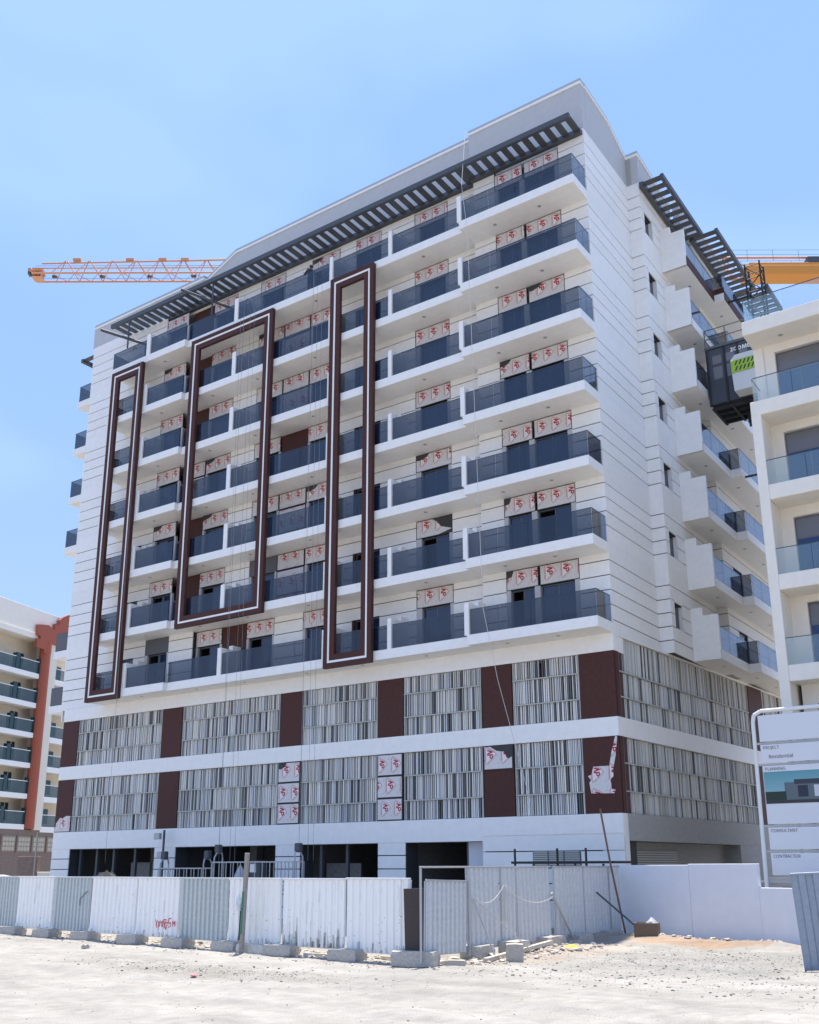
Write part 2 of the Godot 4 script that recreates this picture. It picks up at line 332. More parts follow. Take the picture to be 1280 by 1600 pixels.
		if k == 4: B(bld, "brown_panel", M.brown, -18.1, -16.3, y + 0.43, y + 3.29, CW - 0.12, CW - 0.06)
		elif k > 1 and k < 7:
			film_panel(bld, -18.12, -16.3, y + T, y + 3.29, CW, 0, true); film_panel(bld, -18.12, -16.3, y + 1.1, y + T - 0.04, CW, 0, true); film_panel(bld, -18.12, -16.3, y + 0.43, y + 1.07, CW, 0, true)
		door(bld, -23.6, -22.0, g0, y + T, CW, 2, 1 if k in [1, 2, 4] else 0)
		film_panel(bld, -23.76, -21.83, y + T, y + 3.29, CW)
		for s in [[-23.76, -23.61], [-21.99, -21.83]]: B(bld, "film_strip", M.filmplain, s[0], s[1], y + 0.43, y + T, CW - 0.16, CW - 0.02)
		if k == 1: B(bld, "brown_panel", M.brown, -21.83, -20.06, y + 0.43, y + 3.29, CW - 0.12, CW - 0.05)
		elif k == 4: film_panel(bld, -25.6, -23.8, y + T, y + 3.29, CW); film_panel(bld, -25.6, -23.8, y + 0.43, y + T - 0.04, CW)
		else: B(bld, "brown_panel", M.brown, -25.6, -23.76, y + 0.43, y + 3.29, CW - 0.3, CW - 0.1)
		door(bld, -27.3, -25.75, g0, y + T, 0.0, 2, 1 if k < 3 else 0)
		for s in [[-27.5, -27.31], [-25.74, -25.6]]: B(bld, "film_strip", M.filmplain, s[0], s[1], y + 0.43, y + T, -0.16, -0.02)
		if k == 1: B(bld, "grey_panel", M.darkgrey, -27.5, -25.6, y + T, y + 3.29, -0.05, -0.01)
		else: film_panel(bld, -27.5, -25.6, y + T, y + 3.29, 0.0)
		# ---- right hand side of the building
		var wj := [full[0], 1.16, 1.77, 2.38, 3.0, top]
		if k == 1: wj = full
		scourses(bld, "side_wall_panel", wj, -4.98, -0.051, 0.0, y); B(bld, "wall_core", M.core, -0.9, -0.052, y, y + top, -4.98, -0.91)
		courses(bld, "side_wall_panel", wj, 0.001, 0.61, -4.98, y)
		B(bld, "wall_core", M.core, -0.9, 0.558, y, y + top, -5.41, -5.032); B(bld, "wall_core", M.core, -0.9, 0.558, y, y + top, -11.5, -6.43)
		B(bld, "wall_core", M.core, -0.9, 0.558, y, y + 1.19, -6.43, -5.41); B(bld, "wall_core", M.core, -0.9, 0.558, y + 2.29, y + top, -6.43, -5.41)
		B(bld, "wall_core", M.core, -0.9, 0.3, y + 1.19, y + 2.29, -6.43, -5.41)
		for sidez in [[-5.42, -5.032], [-7.41, -6.42]]: scourses(bld, "side_wall_panel", wj, sidez[0], sidez[1], 0.61, y)
		scourses(bld, "side_sill_panel", [wj[0], 0.55, 1.16] if k == 1 else [wj[0], 1.16], -6.42, -5.42, 0.61, y); scourses(bld, "side_sill_panel", [2.33, 3.0, top], -6.42, -5.42, 0.61, y)
		for e in [[-5.43, -5.41], [-6.43, -6.41]]: B(bld, "window_reveal", W, 0.32, 0.555, y + 1.17, y + 2.32, e[0], e[1])
		B(bld, "window_reveal", W, 0.32, 0.555, y + 1.165, y + 1.185, -6.41, -5.43)
		var wn := B(bld, "side_window", M.alu, 0.36, 0.42, y + 1.19, y + 2.3, -6.40, -5.44)
		B(wn, "window_pane", M.door_glass, 0.03, 0.034, -0.5, 0.5, -0.43, -0.01); B(wn, "window_pane", M.door_glass, 0.03, 0.034, -0.5, 0.5, 0.01, 0.43)
		scourses(bld, "side_wall_panel", wj, -11.5, -7.411, 0.61, y); courses(bld, "side_wall_panel", wj, 0.611, 1.09, -11.5, y)
		scourses(bld, "side_wall_panel", wj, -13.0, -11.551, 1.09, y); scourses(bld, "side_wall_panel", wj, -28.0, -14.5, 1.09, y)
		scourses(bld, "side_sill_panel", [2.43, 3.0, top], -14.5, -13.0, 1.09, y)
		B(bld, "wall_core", M.core, -0.9, 1.0, y, y + top, -28, -14.51); B(bld, "wall_core", M.core, -0.9, 1.0, y, y + top, -12.99, -11.56); B(bld, "wall_core", M.core, -0.9, 0.9, y + 0.3, y + top, -14.51, -12.99)
		var sd := P(bld, "balcony_door", cbm(Vector3(0.06, 2.0, 1.4), 0.0), M.alu, Vector3(0.95, y + 1.43, -13.75))
		B(sd, "door_pane", M.door_glass, 0.03, 0.036, -0.95, 0.95, -0.67, -0.02); B(sd, "door_pane", M.door_glass, 0.03, 0.036, -0.95, 0.95, 0.02, 0.67)
		B(bld, "side_balcony_slab", W, 0.5, 1.83, y, y + 0.43, -11.66, -7.45, 0.01); B(bld, "side_balcony_slab", W, 0.5, 2.35, y, y + 0.43, -21.0, -11.661, 0.01)
		B(bld, "balcony_end_wall", W, 0.612, 1.83, y, y + 2.03, -7.55, -7.412); B(bld, "balcony_end_wall", W, 0.612, 1.14, y + 2.031, y + 2.42, -7.55, -7.412)
		glass_run(bld, Vector3(1.78, g0, -7.56), Vector3(1.78, g0, -11.66), 1.07, M.glass, 3, "side_glass_pane")
		glass_run(bld, Vector3(1.1, g0, -11.72), Vector3(2.28, g0, -11.72), 1.07, M.glass, 2, "side_glass_pane")
		glass_run(bld, Vector3(2.30, g0, -11.74), Vector3(2.30, g0, -20.9), 1.07, M.glass, 6, "side_glass_pane")
		for lz in [-9.4, -13.2, -16.5]: P(bld, "downlight", boxes["downlight"], M.lamp, Vector3(1.3 if lz > -10 else 1.7, y - 0.012, lz))
		if k == 7:   # the top balconies are edged in brown
			B(bld, "brown_fascia", M.brown, 1.835, 1.86, y + 0.02, y + 0.55, -11.62, -7.5); B(bld, "brown_fascia", M.brown, 1.865, 2.375, y + 0.02, y + 0.75, -11.70, -11.67); B(bld, "brown_fascia", M.brown, 2.355, 2.38, y + 0.02, y + 0.55, -20.9, -11.705)
		# balconies on the far left face
		if k != 3:
			B(bld, "left_balcony_slab", W, -36.0, -34.3, y, y + 0.43, -3.6, -0.2, 0.01)
			glass_run(bld, Vector3(-35.95, g0, -0.26), Vector3(-34.52, g0, -0.26), 1.07, M.glass if k > 2 else M.darkgrey, 1, "side_glass_pane"); glass_run(bld, Vector3(-35.95, g0, -3.5), Vector3(-35.95, g0, -0.28), 1.07, M.glass, 2, "side_glass_pane")
	B(bld, "left_wall", W, -34.5, -34.41, 10.4, 34.57, -28, -0.06)
	# ---- frames on the front
	frame(bld, -30.33, -27.58, 10.92, 30.78, 1.375); frame(bld, -23.75, -17.57, 14.2, 30.9, 1.135); frame(bld, -13.62, -10.88, 10.93, 31.08, 1.135)
	# ---- parapet with its two step coping
	var pan := func(pts: Array, z: float):
		var b := Mb.new(); var lo := PackedVector2Array([Vector2(pts[0].x, 34.575)]); 
		for p in pts: lo.append(p - Vector2(0, 0.3))
		lo.append(Vector2(pts[-1].x, 34.575)); b.prism(lo, Vector3(0, 0, z - 0.35), Vector3.RIGHT, Vector3.UP, Vector3(0, 0, 0.35))
		var o := P(bld, "parapet", b.mesh(), M.parapet)
		for e in [[0.3, 0.17, 0.05, W], [0.168, 0.0, 0.02, M.coping]]:
			var q := PackedVector2Array(); for p in pts: q.append(p - Vector2(0, e[0]))
			for i in pts.size(): q.append(pts[pts.size() - 1 - i] - Vector2(0, e[1]))
			var c2 := Mb.new(); c2.prism(q, Vector3(0, 0, z - 0.36), Vector3.RIGHT, Vector3.UP, Vector3(0, 0, 0.36 + e[2])); P(o, "coping", c2.mesh(), e[3])
	pan.call([Vector2(-34.6, 36.22), Vector2(-24.5, 36.18)], 0.0)
	pan.call([Vector2(-24.499, 36.2), Vector2(-22.2, 37.2), Vector2(-6.06, 37.22)], CW)
	pan.call([Vector2(-6.059, 37.34), Vector2(0.0, 37.32)], 0.0)
	var spar := func(pts: Array, x: float):   # parapet along the side, points are (depth, height)
		var b := Mb.new(); var lo := PackedVector2Array([Vector2(pts[0].x, 34.58)])
		for p in pts: lo.append(p - Vector2(0, 0.3))
		lo.append(Vector2(pts[-1].x, 34.58)); b.prism(lo, Vector3(x - 0.35, 0, 0), Vector3(0, 0, -1), Vector3.UP, Vector3(0.35, 0, 0))
		var o := P(bld, "parapet", b.mesh(), M.parapet)
		for e in [[0.299, 0.17, 0.05, W], [0.168, 0.001, 0.02, M.coping]]:
			var q := PackedVector2Array(); for p in pts: q.append(p - Vector2(0, e[0]))
			for i in pts.size(): q.append(pts[pts.size() - 1 - i] - Vector2(0, e[1]))
			var c2 := Mb.new(); c2.prism(q, Vector3(x - 0.36, 0, 0), Vector3(0, 0, -1), Vector3.UP, Vector3(0.36 + e[2], 0, 0)); P(o, "coping", c2.mesh(), e[3])
	spar.call([Vector2(0.362, 37.31), Vector2(2.9, 37.18), Vector2(4.98, 36.42)], 0.0)
	spar.call([Vector2(4.98, 36.40), Vector2(9.4, 36.0)], 0.61)
	spar.call([Vector2(9.401, 36.3), Vector2(17.0, 36.2)], 1.09)
	var rp := B(bld, "parapet", M.olive, 0.001, 0.6, 34.58, 36.1, -5.2, -4.981); B(rp, "coping", W, -0.29, 0.34, 0.76, 0.9, -0.1, 0.15); B(rp, "coping", M.coping, -0.29, 0.33, 0.901, 1.05, -0.1, 0.12)
	B(bld, "parapet", M.parapet, -34.6, -34.3, 34.58, 36.1, -28, -0.36)
	# ---- slatted shades under the parapet and along the side
	var shade := func(nm: String, x0: float, x1: float, z0: float, z1: float, along_x: bool, pitch: float):
		var y0 := 34.2; var y1 := 34.46; var m: Material = M.steel
		var o := B(bld, nm, m, x0, x1, y0, y1, z1 - 0.16, z1) if along_x else B(bld, nm, m, x1 - 0.16, x1, y0, y1, z0, z1)
		var c: Vector3 = o.position
		if along_x:
			B(o, "shade_beam", m, x0 - c.x, x1 - c.x, -0.12, 0.12, z0 - c.z, z0 + 0.22 - c.z)
			var n := int((x1 - x0) / pitch)
			for i in n + 1:
				var x := x0 + (x1 - x0 - 0.3) * i / n; B(o, "shade_slat", m, x - c.x, x + 0.3 - c.x, 0.0, 0.07, z0 + 0.221 - c.z, z1 - 0.161 - c.z)
		else:
			B(o, "shade_beam", m, x0 - c.x, x0 + 0.22 - c.x, -0.12, 0.12, z0 - c.z, z1 - c.z)
			var n := int((z1 - z0) / pitch)
			for i in n + 1:
				var z := z0 + (z1 - z0 - 0.32) * i / n; B(o, "shade_slat", m, x0 + 0.221 - c.x, x1 - 0.161 - c.x, 0.0, 0.06, z - c.z, z + 0.32 - c.z)
	shade.call("sun_shade", -31.1, -5.9, CW + 0.01, 1.4, true, 0.565); shade.call("sun_shade", -5.899, -0.06, 0.01, 1.4, true, 0.565)
	shade.call("sun_shade", 0.66, 1.89, -10.6, -4.86, false, 0.575); shade.call("sun_shade", 1.12, 2.64, -17.39, -10.601, false, 0.575); shade.call("sun_shade", 1.12, 3.32, -20.5, -17.4, false, 0.575)
	shade.call("sun_shade", -36.2, -34.62, -5.0, -0.3, false, 0.7)
	# ---- podium, front
	B(bld, "podium_beam", W, -34.02, 0.0, 10.32, 11.019, -0.9, 0.1, 0.01); B(bld, "podium_band", W, -34.0, 0.0, 7.01, 7.74, -0.9, 0.12, 0.01); B(bld, "podium_band", W, -34.0, 0.0, 3.22, 4.14, -0.9, 0.12, 0.01)
	B(bld, "parking_wall", M.parking, -33.9, -0.6, 4.141, 7.009, -1.1, -0.6); B(bld, "parking_wall", M.parking, -33.9, -0.6, 7.741, 10.319, -1.1, -0.6)
	for L in [[7.74, 10.32, [0.8, 1.02, 0.76]], [4.14, 7.01, [0.82, 1.05, 1.0]]]:
		for s in [[-32.55, -25.62], [-24.03, -17.28], [-15.8, -11.42], [-9.96, -6.02], [-4.5, -1.52]]:
			louvre_bay(bld, s[1] - s[0], L[0], L[2], Vector3(s[0], 0, 0.06), Basis.IDENTITY)
	for s in [[-34.0, -32.6], [-25.6, -24.1], [-17.25, -15.85], [-11.4, -10.0], [-5.95, -4.55], [-1.5, -0.02]]:
		B(bld, "brown_cladding", M.brown, s[0], s[1], 7.742, 10.318, -0.7, 0.09); B(bld, "brown_cladding", M.brown, s[0], s[1], 4.142, 7.008, -0.7, 0.09)
	for s in [[-17.25, -15.85], [-11.4, -10.0]]:
		for i in 3: film_panel(bld, s[0] + 0.02, s[1] - 0.02, 4.16 + i * 0.95, 5.09 + i * 0.95, 0.145, 4 if i == 2 and s[0] < -14 else 0)
	film_panel(bld, -5.93, -4.57, 6.02, 6.99, 0.145, 3)
	film(bld, PackedVector2Array([Vector2(-33.98, 4.18), Vector2(-32.65, 4.18), Vector2(-32.65, 5.0), Vector2(-33.0, 5.02), Vector2(-33.3, 4.9), Vector2(-33.55, 4.93), Vector2(-33.9, 4.6)]), Vector3(0, 0, 0.096), Vector2(0.2, 0.55))
	film(bld, PackedVector2Array([Vector2(-1.24, 4.9), Vector2(-0.3, 4.87), Vector2(-0.24, 5.0), Vector2(-0.4, 5.05), Vector2(-0.42, 5.4), Vector2(-0.3, 5.5), Vector2(-0.3, 5.75), Vector2(-0.16, 6.3), Vector2(-0.06, 6.98), Vector2(-0.14, 7.0), Vector2(-0.3, 6.5), Vector2(-0.45, 5.9), Vector2(-1.1, 5.9), Vector2(-1.2, 5.6), Vector2(-1.35, 5.55), Vector2(-1.22, 5.4), Vector2(-1.3, 5.3)]), Vector3(0, 0, 0.096), Vector2(0.75, 0.75))
	# ---- ground floor shopfronts between clad piers
	for s in [[-34.0, -32.46], [-25.56, -24.04], [-17.26, -15.77], [-11.33, -9.89]]:
		B(bld, "pier", M.core, s[0] + 0.05, s[1] - 0.05, 0, 3.219, -0.9, 0.03)
		courses(bld, "pier_panel", [0.0, 0.5, 1.05, 1.6, 2.15, 2.7, 3.218], s[0], s[1], 0.11, 0.0)
	B(bld, "pier", M.core, -6.0, -0.05, 0, 3.4, -1.1, 0.03)
	courses(bld, "pier_panel", [0.0, 1.0, 1.6, 2.2, 2.8, 3.4, 4.139], -6.05, 0.0, 0.16, 0.0)
	B(bld, "corner_panel", W, -0.9, 0.012, 0.0, 4.138, -0.32, 0.085); B(bld, "corner_panel", M.brown, -0.6, -0.021, 4.142, 7.008, -0.72, 0.05)
	var vt := B(bld, "vent_grille", M.alu, -3.8, -1.75, 2.15, 2.82, 0.13, 0.165)
	for i in 3:
		for j in 8: B(vt, "vent_slat", M.rail, -0.98 + i * 0.67, -0.38 + i * 0.67, -0.29 + j * 0.078, -0.24 + j * 0.078, 0.0, 0.05)
	B(bld, "shop_floor", M.concrete, -33.8, -6.0, 0.02, 0.14, -7, 0.0); B(bld, "shop_ceiling", M.interior, -33.8, -0.6, 3.9, 4.1, -7, -0.91)
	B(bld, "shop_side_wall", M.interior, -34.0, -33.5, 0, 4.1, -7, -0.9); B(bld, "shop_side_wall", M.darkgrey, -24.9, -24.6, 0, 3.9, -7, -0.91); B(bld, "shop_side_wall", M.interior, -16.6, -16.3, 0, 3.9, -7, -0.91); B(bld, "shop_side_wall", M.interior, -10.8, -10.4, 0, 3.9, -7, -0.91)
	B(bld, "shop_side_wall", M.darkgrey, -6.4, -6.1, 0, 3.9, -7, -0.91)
	for x in [-32.1, -30.7, -29.3, -27.6, -26.0, -14.9, -13.4, -7.05]: B(bld, "mullion", M.steel, x - 0.07, x + 0.07, 0.14, 3.21, -0.5, -0.36)
	for s in [[-32.3, -30.8, 2.0], [-29.2, -27.7, 2.5], [-27.5, -26.1, 2.5], [-15.5, -13.5, 2.4]]: B(bld, "partition", M.interior, s[0], s[1], 0.14, s[2], -1.6, -1.5)
	for x in [-30.0, -22.3, -19.0, -13.2, -8.4]: B(bld, "concrete_column", M.concrete, x - 0.25, x + 0.25, 0.14, 3.9, -4.2, -3.7, 0.02)
	for s in [[-22.9, -21.2, 0.9, -2.2], [-20.6, -19.6, 1.5, -3.0], [-14.2, -12.0, 1.1, -2.6], [-9.2, -7.9, 1.3, -2.0], [-31.6, -30.4, 1.2, -2.4]]:
		for j in 4: B(bld, "stacked_board", M.crate if j % 2 else M.filmplain, s[0] + 0.06 * j, s[1] + 0.03 * j, 0.14 + j * s[2] / 4, 0.13 + (j + 0.9) * s[2] / 4, s[3], s[3] + 0.8)
	B(bld, "white_column", M.bluewhite, -7.0, -6.1, 0.14, 3.21, -0.8, -0.3)
	# ---- podium, right side: it runs out a little from the corner
	var bs := Basis(Vector3.UP, -0.054); var sb := bs * Basis(Vector3.UP, PI / 2)
	var SB := func(nm: String, m: Material, x0: float, x1: float, y0: float, y1: float, z0: float, z1: float):
		return P(bld, nm, cbm(Vector3(x1 - x0, y1 - y0, z1 - z0), 0.0), m, bs * Vector3((x0 + x1) / 2, (y0 + y1) / 2, (z0 + z1) / 2), bs)
	SB.call("podium_band", W, -0.9, 0.03, 7.01, 7.74, -26, 0.12); SB.call("podium_band", M.smudge, -0.9, 0.03, 3.15, 4.139, -26, -0.3)
	SB.call("podium_beam", W, -0.9, 0.02, 10.95, 11.03, -26, -0.1); SB.call("podium_beam", W, -0.9, 0.012, 10.32, 11.0, -0.32, 0.09)
	for L in [[7.74, 10.95, [0.82, 1.0, 1.39]], [4.14, 7.01, [0.82, 1.05, 1.0]]]:
		louvre_bay(bld, 14.2, L[0], L[2], bs * Vector3(-0.04, 0, -0.32), sbay(bs))
		louvre_bay(bld, 6.0, L[0], L[2], bs * Vector3(-0.04, 0, -16.6), sbay(bs))
		SB.call("brown_cladding", M.brown, -0.6, 0.0, L[0] + 0.002, L[1] - 0.002, -16.55, -14.58)
		SB.call("parking_wall", M.parking, -1.0, -0.7, L[0], L[1], -26, -0.4)
		SB.call("brown_cladding", M.brown, -0.6, 0.0, L[0] + 0.002, L[1] - 0.002, -0.3, 0.0)
	SB.call("garage_wall", M.smudge, -1.2, -0.7, 0, 3.14, -11.6, -0.9); SB.call("garage_wall", M.smudge, -0.9, 0.02, 0, 3.149, -26, -11.6)
	var gv = SB.call("vent_grille", M.alu, -0.69, -0.66, 2.0, 2.85, -6.0, -1.6)
	for j in 9: B(gv, "vent_slat", M.rail, 0.0, 0.04, -0.4 + j * 0.09, -0.35 + j * 0.09, -2.15, 2.15)
	SB.call("drain_pipe", M.steel, 0.03, 0.1, 0, 7.0, -14.7, -14.6)
func sbay(bs: Basis) -> Basis: return bs * Basis(Vector3(0, 0, -1), Vector3(0, 1, 0), Vector3(1, 0, 0))
func _disc(r: float) -> Mesh:
	var b := Mb.new(); b.lathe(Vector3.ZERO, [Vector2(0, 0), Vector2(r, 0), Vector2(r * 1.2, 0.006), Vector2(r * 1.2, 0.011)], 10); return b.mesh()
# ---------------------------------------------------------------- neighbours
func neighbour():
	var o := thing("cream_building", "cream apartment block at the right edge with clear glass balconies over grey blue doors", "building")
	var W: Material = M.cream
	B(o, "wall", W, 6.7, 17, 0, 8.3, -14, -0.3); B(o, "wall", M.core, 7.2, 17, 8.3, 21.6, -14, -1.3)
	B(o, "side_wall", W, 6.2, 6.55, 0, 18.3, -14, 0.62, 0.01); B(o, "side_wall", W, 6.2, 6.6, 18.301, 21.6, -14, -0.68)
	var xs := [6.32, 6.32, 6.5, 6.32, 6.5]
	var ys := [21.6, 18.27, 14.93, 11.55, 8.3]
	for i in 5:
		var y: float = ys[i]; var x0 := 6.2 if i < 2 else 6.551
		B(o, "slab", W, x0, 17, y, y + 0.57, -1.5, 0.62 if i else 0.66, 0.02)
		var g: float = xs[i]
		if i == 0:
			glass_run(o, Vector3(6.3, y + 0.57, 0.5), Vector3(16, y + 0.57, 0.5), 0.95, M.clear, 7)
			glass_run(o, Vector3(6.28, y + 0.57, -8), Vector3(6.28, y + 0.57, 0.45), 0.95, M.clear, 5)
			continue
		glass_run(o, Vector3(g + 0.05, y + 0.57, 0.55), Vector3(16, y + 0.57, 0.55), 0.95, M.clear, 7)
		if i == 1: glass_run(o, Vector3(g, y + 0.57, -0.6), Vector3(g, y + 0.57, 0.5), 0.95, M.clear, 1)
		var dx: float = 6.98 if i < 4 else 7.12
		B(o, "wall", W, 6.551, dx, y + 0.57, ys[i - 1], -1.0, -0.68); B(o, "wall", W, dx + 0.001, 16, y + 3.0, ys[i - 1] - 0.001, -1.0, -0.68); B(o, "wall", W, dx + 1.72, 9.6, y + 0.57, y + 2.99, -1.0, -0.68); B(o, "wall", W, 11.6, 16, y + 0.57, y + 2.99, -1.0, -0.68)
		for d in [[dx, 1.71], [9.62, 1.95]]:
			var r := B(o, "balcony_door", M.alu, d[0], d[0] + d[1], y + 0.57, y + 2.98, -0.9, -0.84)
			B(r, "transom_pane", M.greyglass, -d[1] / 2 + 0.05, d[1] / 2 - 0.05, 0.42, 1.15, 0.03, 0.036)
			for k in 2: B(r, "door_pane", M.blueglass, -d[1] / 2 + 0.05 + k * (d[1] / 2 - 0.04), -0.02 + k * (d[1] / 2 - 0.03), -1.15, 0.38, 0.03, 0.036)
		B(o, "wall", W, 16.001, 17, y + 0.57, ys[i - 1], -1.3, -0.68)
	for s in [[7.2, 9.2], [10, 12]]:
		var r := B(o, "window", M.alu, s[0], s[1], 5.4, 7.6, -0.29, -0.24); B(r, "window_pane", M.greyglass, -0.95, -0.03, -1.05, 1.05, 0.026, 0.03); B(r, "window_pane", M.greyglass, 0.03, 0.95, -1.05, 1.05, 0.026, 0.03)
	P(o, "downlight", _disc(0.08), M.lamp, Vector3(7.4, 21.59, -0.1))
func bag_mesh(r: float, h: float, sd: int) -> Mesh:
	var f := FastNoiseLite.new(); f.seed = sd; f.frequency = 0.9
	var b := Mb.new(); var n := 12; var m := 7
	var pt := func(i: int, j: int):
		var t := TAU * i / n; var q := float(j) / m
		var rr := r * (0.75 + 0.5 * sin(PI * minf(q * 1.15, 1.0)) * 0.6) * (1.0 - pow(q, 4.0) * 0.8) * (1.0 + 0.35 * f.get_noise_3d(cos(t) * 2, q * 3, sin(t) * 2))
		return Vector3(cos(t) * rr, q * h * (1 + 0.2 * f.get_noise_2d(cos(t) * 3, sin(t) * 3)), sin(t) * rr)
	for i in n:
		for j in m:
			var a: Vector3 = pt.call(i, j); var c: Vector3 = pt.call(i + 1, j); var d: Vector3 = pt.call(i + 1, j + 1); var e: Vector3 = pt.call(i, j + 1)
			var nn := -(c - a).cross(e - a); if nn.length() < 1e-8: nn = Vector3.UP
			if nn.dot(Vector3(a.x + d.x, 0.3, a.z + d.z)) < 0: nn = -nn
			b.quad(a, c, d, e, nn.normalized())
	return b.mesh()
func left_block():
	var o := thing("beige_building", "far beige apartment block with teal glass balconies and a rust red column", "building")
	var k := 1.25
	var P0 := Vector3(15.04, 2.25, 35.47) + (Vector3(-62.017, 2.25, -14.798) - Vector3(15.04, 2.25, 35.47)) * k
	var x := Vector3(-0.27677, 0, -0.96094)
	o.transform = Transform3D(Basis(x, Vector3.UP, x.cross(Vector3.UP)), Vector3(P0.x, 0, P0.z))
	var W: Material = M.beige
	B(o, "stone_base", M.stone, -30, 16, 0, 6.2, -14, 0.3); B(o, "wall", W, -30, 16, 6.2, 27.6, -14, -1.5)
	B(o, "roof_wall", M.roofcream, -30, 7.5, 27.6, 30.4, -14, 0.3, 0.02); B(o, "roof_wall", M.roofcream, -30, 3.2, 27.0, 27.599, -14, 0.42)
	for i in 9:
		var q := B(o, "carved_panel", M.carved, -9.5 + i * 2.4, -7.5 + i * 2.4, 3.9, 5.5, 0.301, 0.36)
		for j in 4:
			for h in 3: B(q, "carving", M.carved2, -0.85 + j * 0.45, -0.5 + j * 0.45, -0.68 + h * 0.48, -0.32 + h * 0.48, 0.03, 0.05)
		B(o, "stone_pier", M.stone, -7.3 + i * 2.4, -7.15 + i * 2.4, 3.8, 5.6, 0.3, 0.42)
	for f in 6:
		var y := 23.2 - f * 3.3
		if f == 5: y = 6.75
		B(o, "slab", M.whitewash, -30, 3.3, y - 0.55, y, -1.6, 0.35, 0.02)
		for s in [[-14.0, -9.2], [-8.6, -4.4], [-3.8, -0.55], [0.2, 3.2]]:
			glass_run(o, Vector3(s[0], y, 0.25), Vector3(s[1], y, 0.25), 1.3, M.teal, 2); B(o, "white_rail", M.whitewash, s[0], s[1], y + 1.3, y + 1.37, 0.2, 0.3)
			B(o, "divider_pane", M.tealdark, s[1] + 0.02, s[1] + 0.6, y - 0.1, y + 1.75, -0.2, 0.3)
			var w := B(o, "window", M.tealdark, s[0] + 1.2, s[0] + 2.4, y + 0.4, y + 2.3, -1.5, -1.45); B(w, "window_frame", M.whitewash, -0.02, 0.02, -0.95, 0.95, 0.03, 0.06)
		B(o, "slab", M.whitewash, 5.9, 15, y - 0.75, y - 0.15, -1.6, 0.35, 0.02)
		glass_run(o, Vector3(5.95, y - 0.15, 0.25), Vector3(9.5, y - 0.15, 0.25), 1.25, M.teal, 3); B(o, "white_rail", M.whitewash, 5.95, 9.5, y + 1.1, y + 1.17, 0.2, 0.3)
		var w2 := B(o, "window", M.tealdark, 7.4, 9.2, y + 0.3, y + 1.9, -1.5, -1.45); B(w2, "window_frame", M.whitewash, -0.02, 0.02, -0.8, 0.8, 0.03, 0.06)
	var b := Mb.new()
	b.tube(Vector3(4.0, 6.3, 0.3), Vector3(4.0, 27, 0.3), 0.62, 0.62, 14); P(o, "red_column", b.mesh(), M.rust)
	B(o, "pillar", M.beigelight, 4.65, 5.9, 6.2, 27.2, -1.6, 0.5, 0.02)
	var c := Mb.new()
	var pts := PackedVector2Array([Vector2(1.9, 26.0), Vector2(3.2, 26.0), Vector2(3.2, 25.6), Vector2(4.4, 25.6), Vector2(4.4, 26.9), Vector2(6.0, 26.9), Vector2(6.0, 26.5), Vector2(9.0, 26.5), Vector2(9.0, 31.0), Vector2(8.2, 31.2), Vector2(7.2, 31.0), Vector2(6.0, 30.4), Vector2(5.4, 29.9), Vector2(5.4, 29.3), Vector2(4.7, 29.3), Vector2(4.7, 28.6), Vector2(4.2, 28.6), Vector2(3.6, 28.9), Vector2(1.9, 28.6), Vector2(1.9, 27.4), Vector2(2.4, 27.4), Vector2(2.4, 27.0), Vector2(1.9, 27.0)])
	c.prism(pts, Vector3(0, 0, 0.45), Vector3.RIGHT, Vector3.UP, Vector3(0, 0, 0.35)); P(o, "red_crest", c.mesh(), M.rust)
	var r := Mb.new()
	for i in 20:
		var t0 := TAU * i / 20; var t1 := TAU * (i + 1) / 20; r.tube(Vector3(7.9 + 0.55 * cos(t0), 28.6 + 0.75 * sin(t0), 0.86), Vector3(7.9 + 0.55 * cos(t1), 28.6 + 0.75 * sin(t1), 0.86), 0.09, 0.09, 5)
	P(o, "white_ring", r.mesh(), M.whitewash)
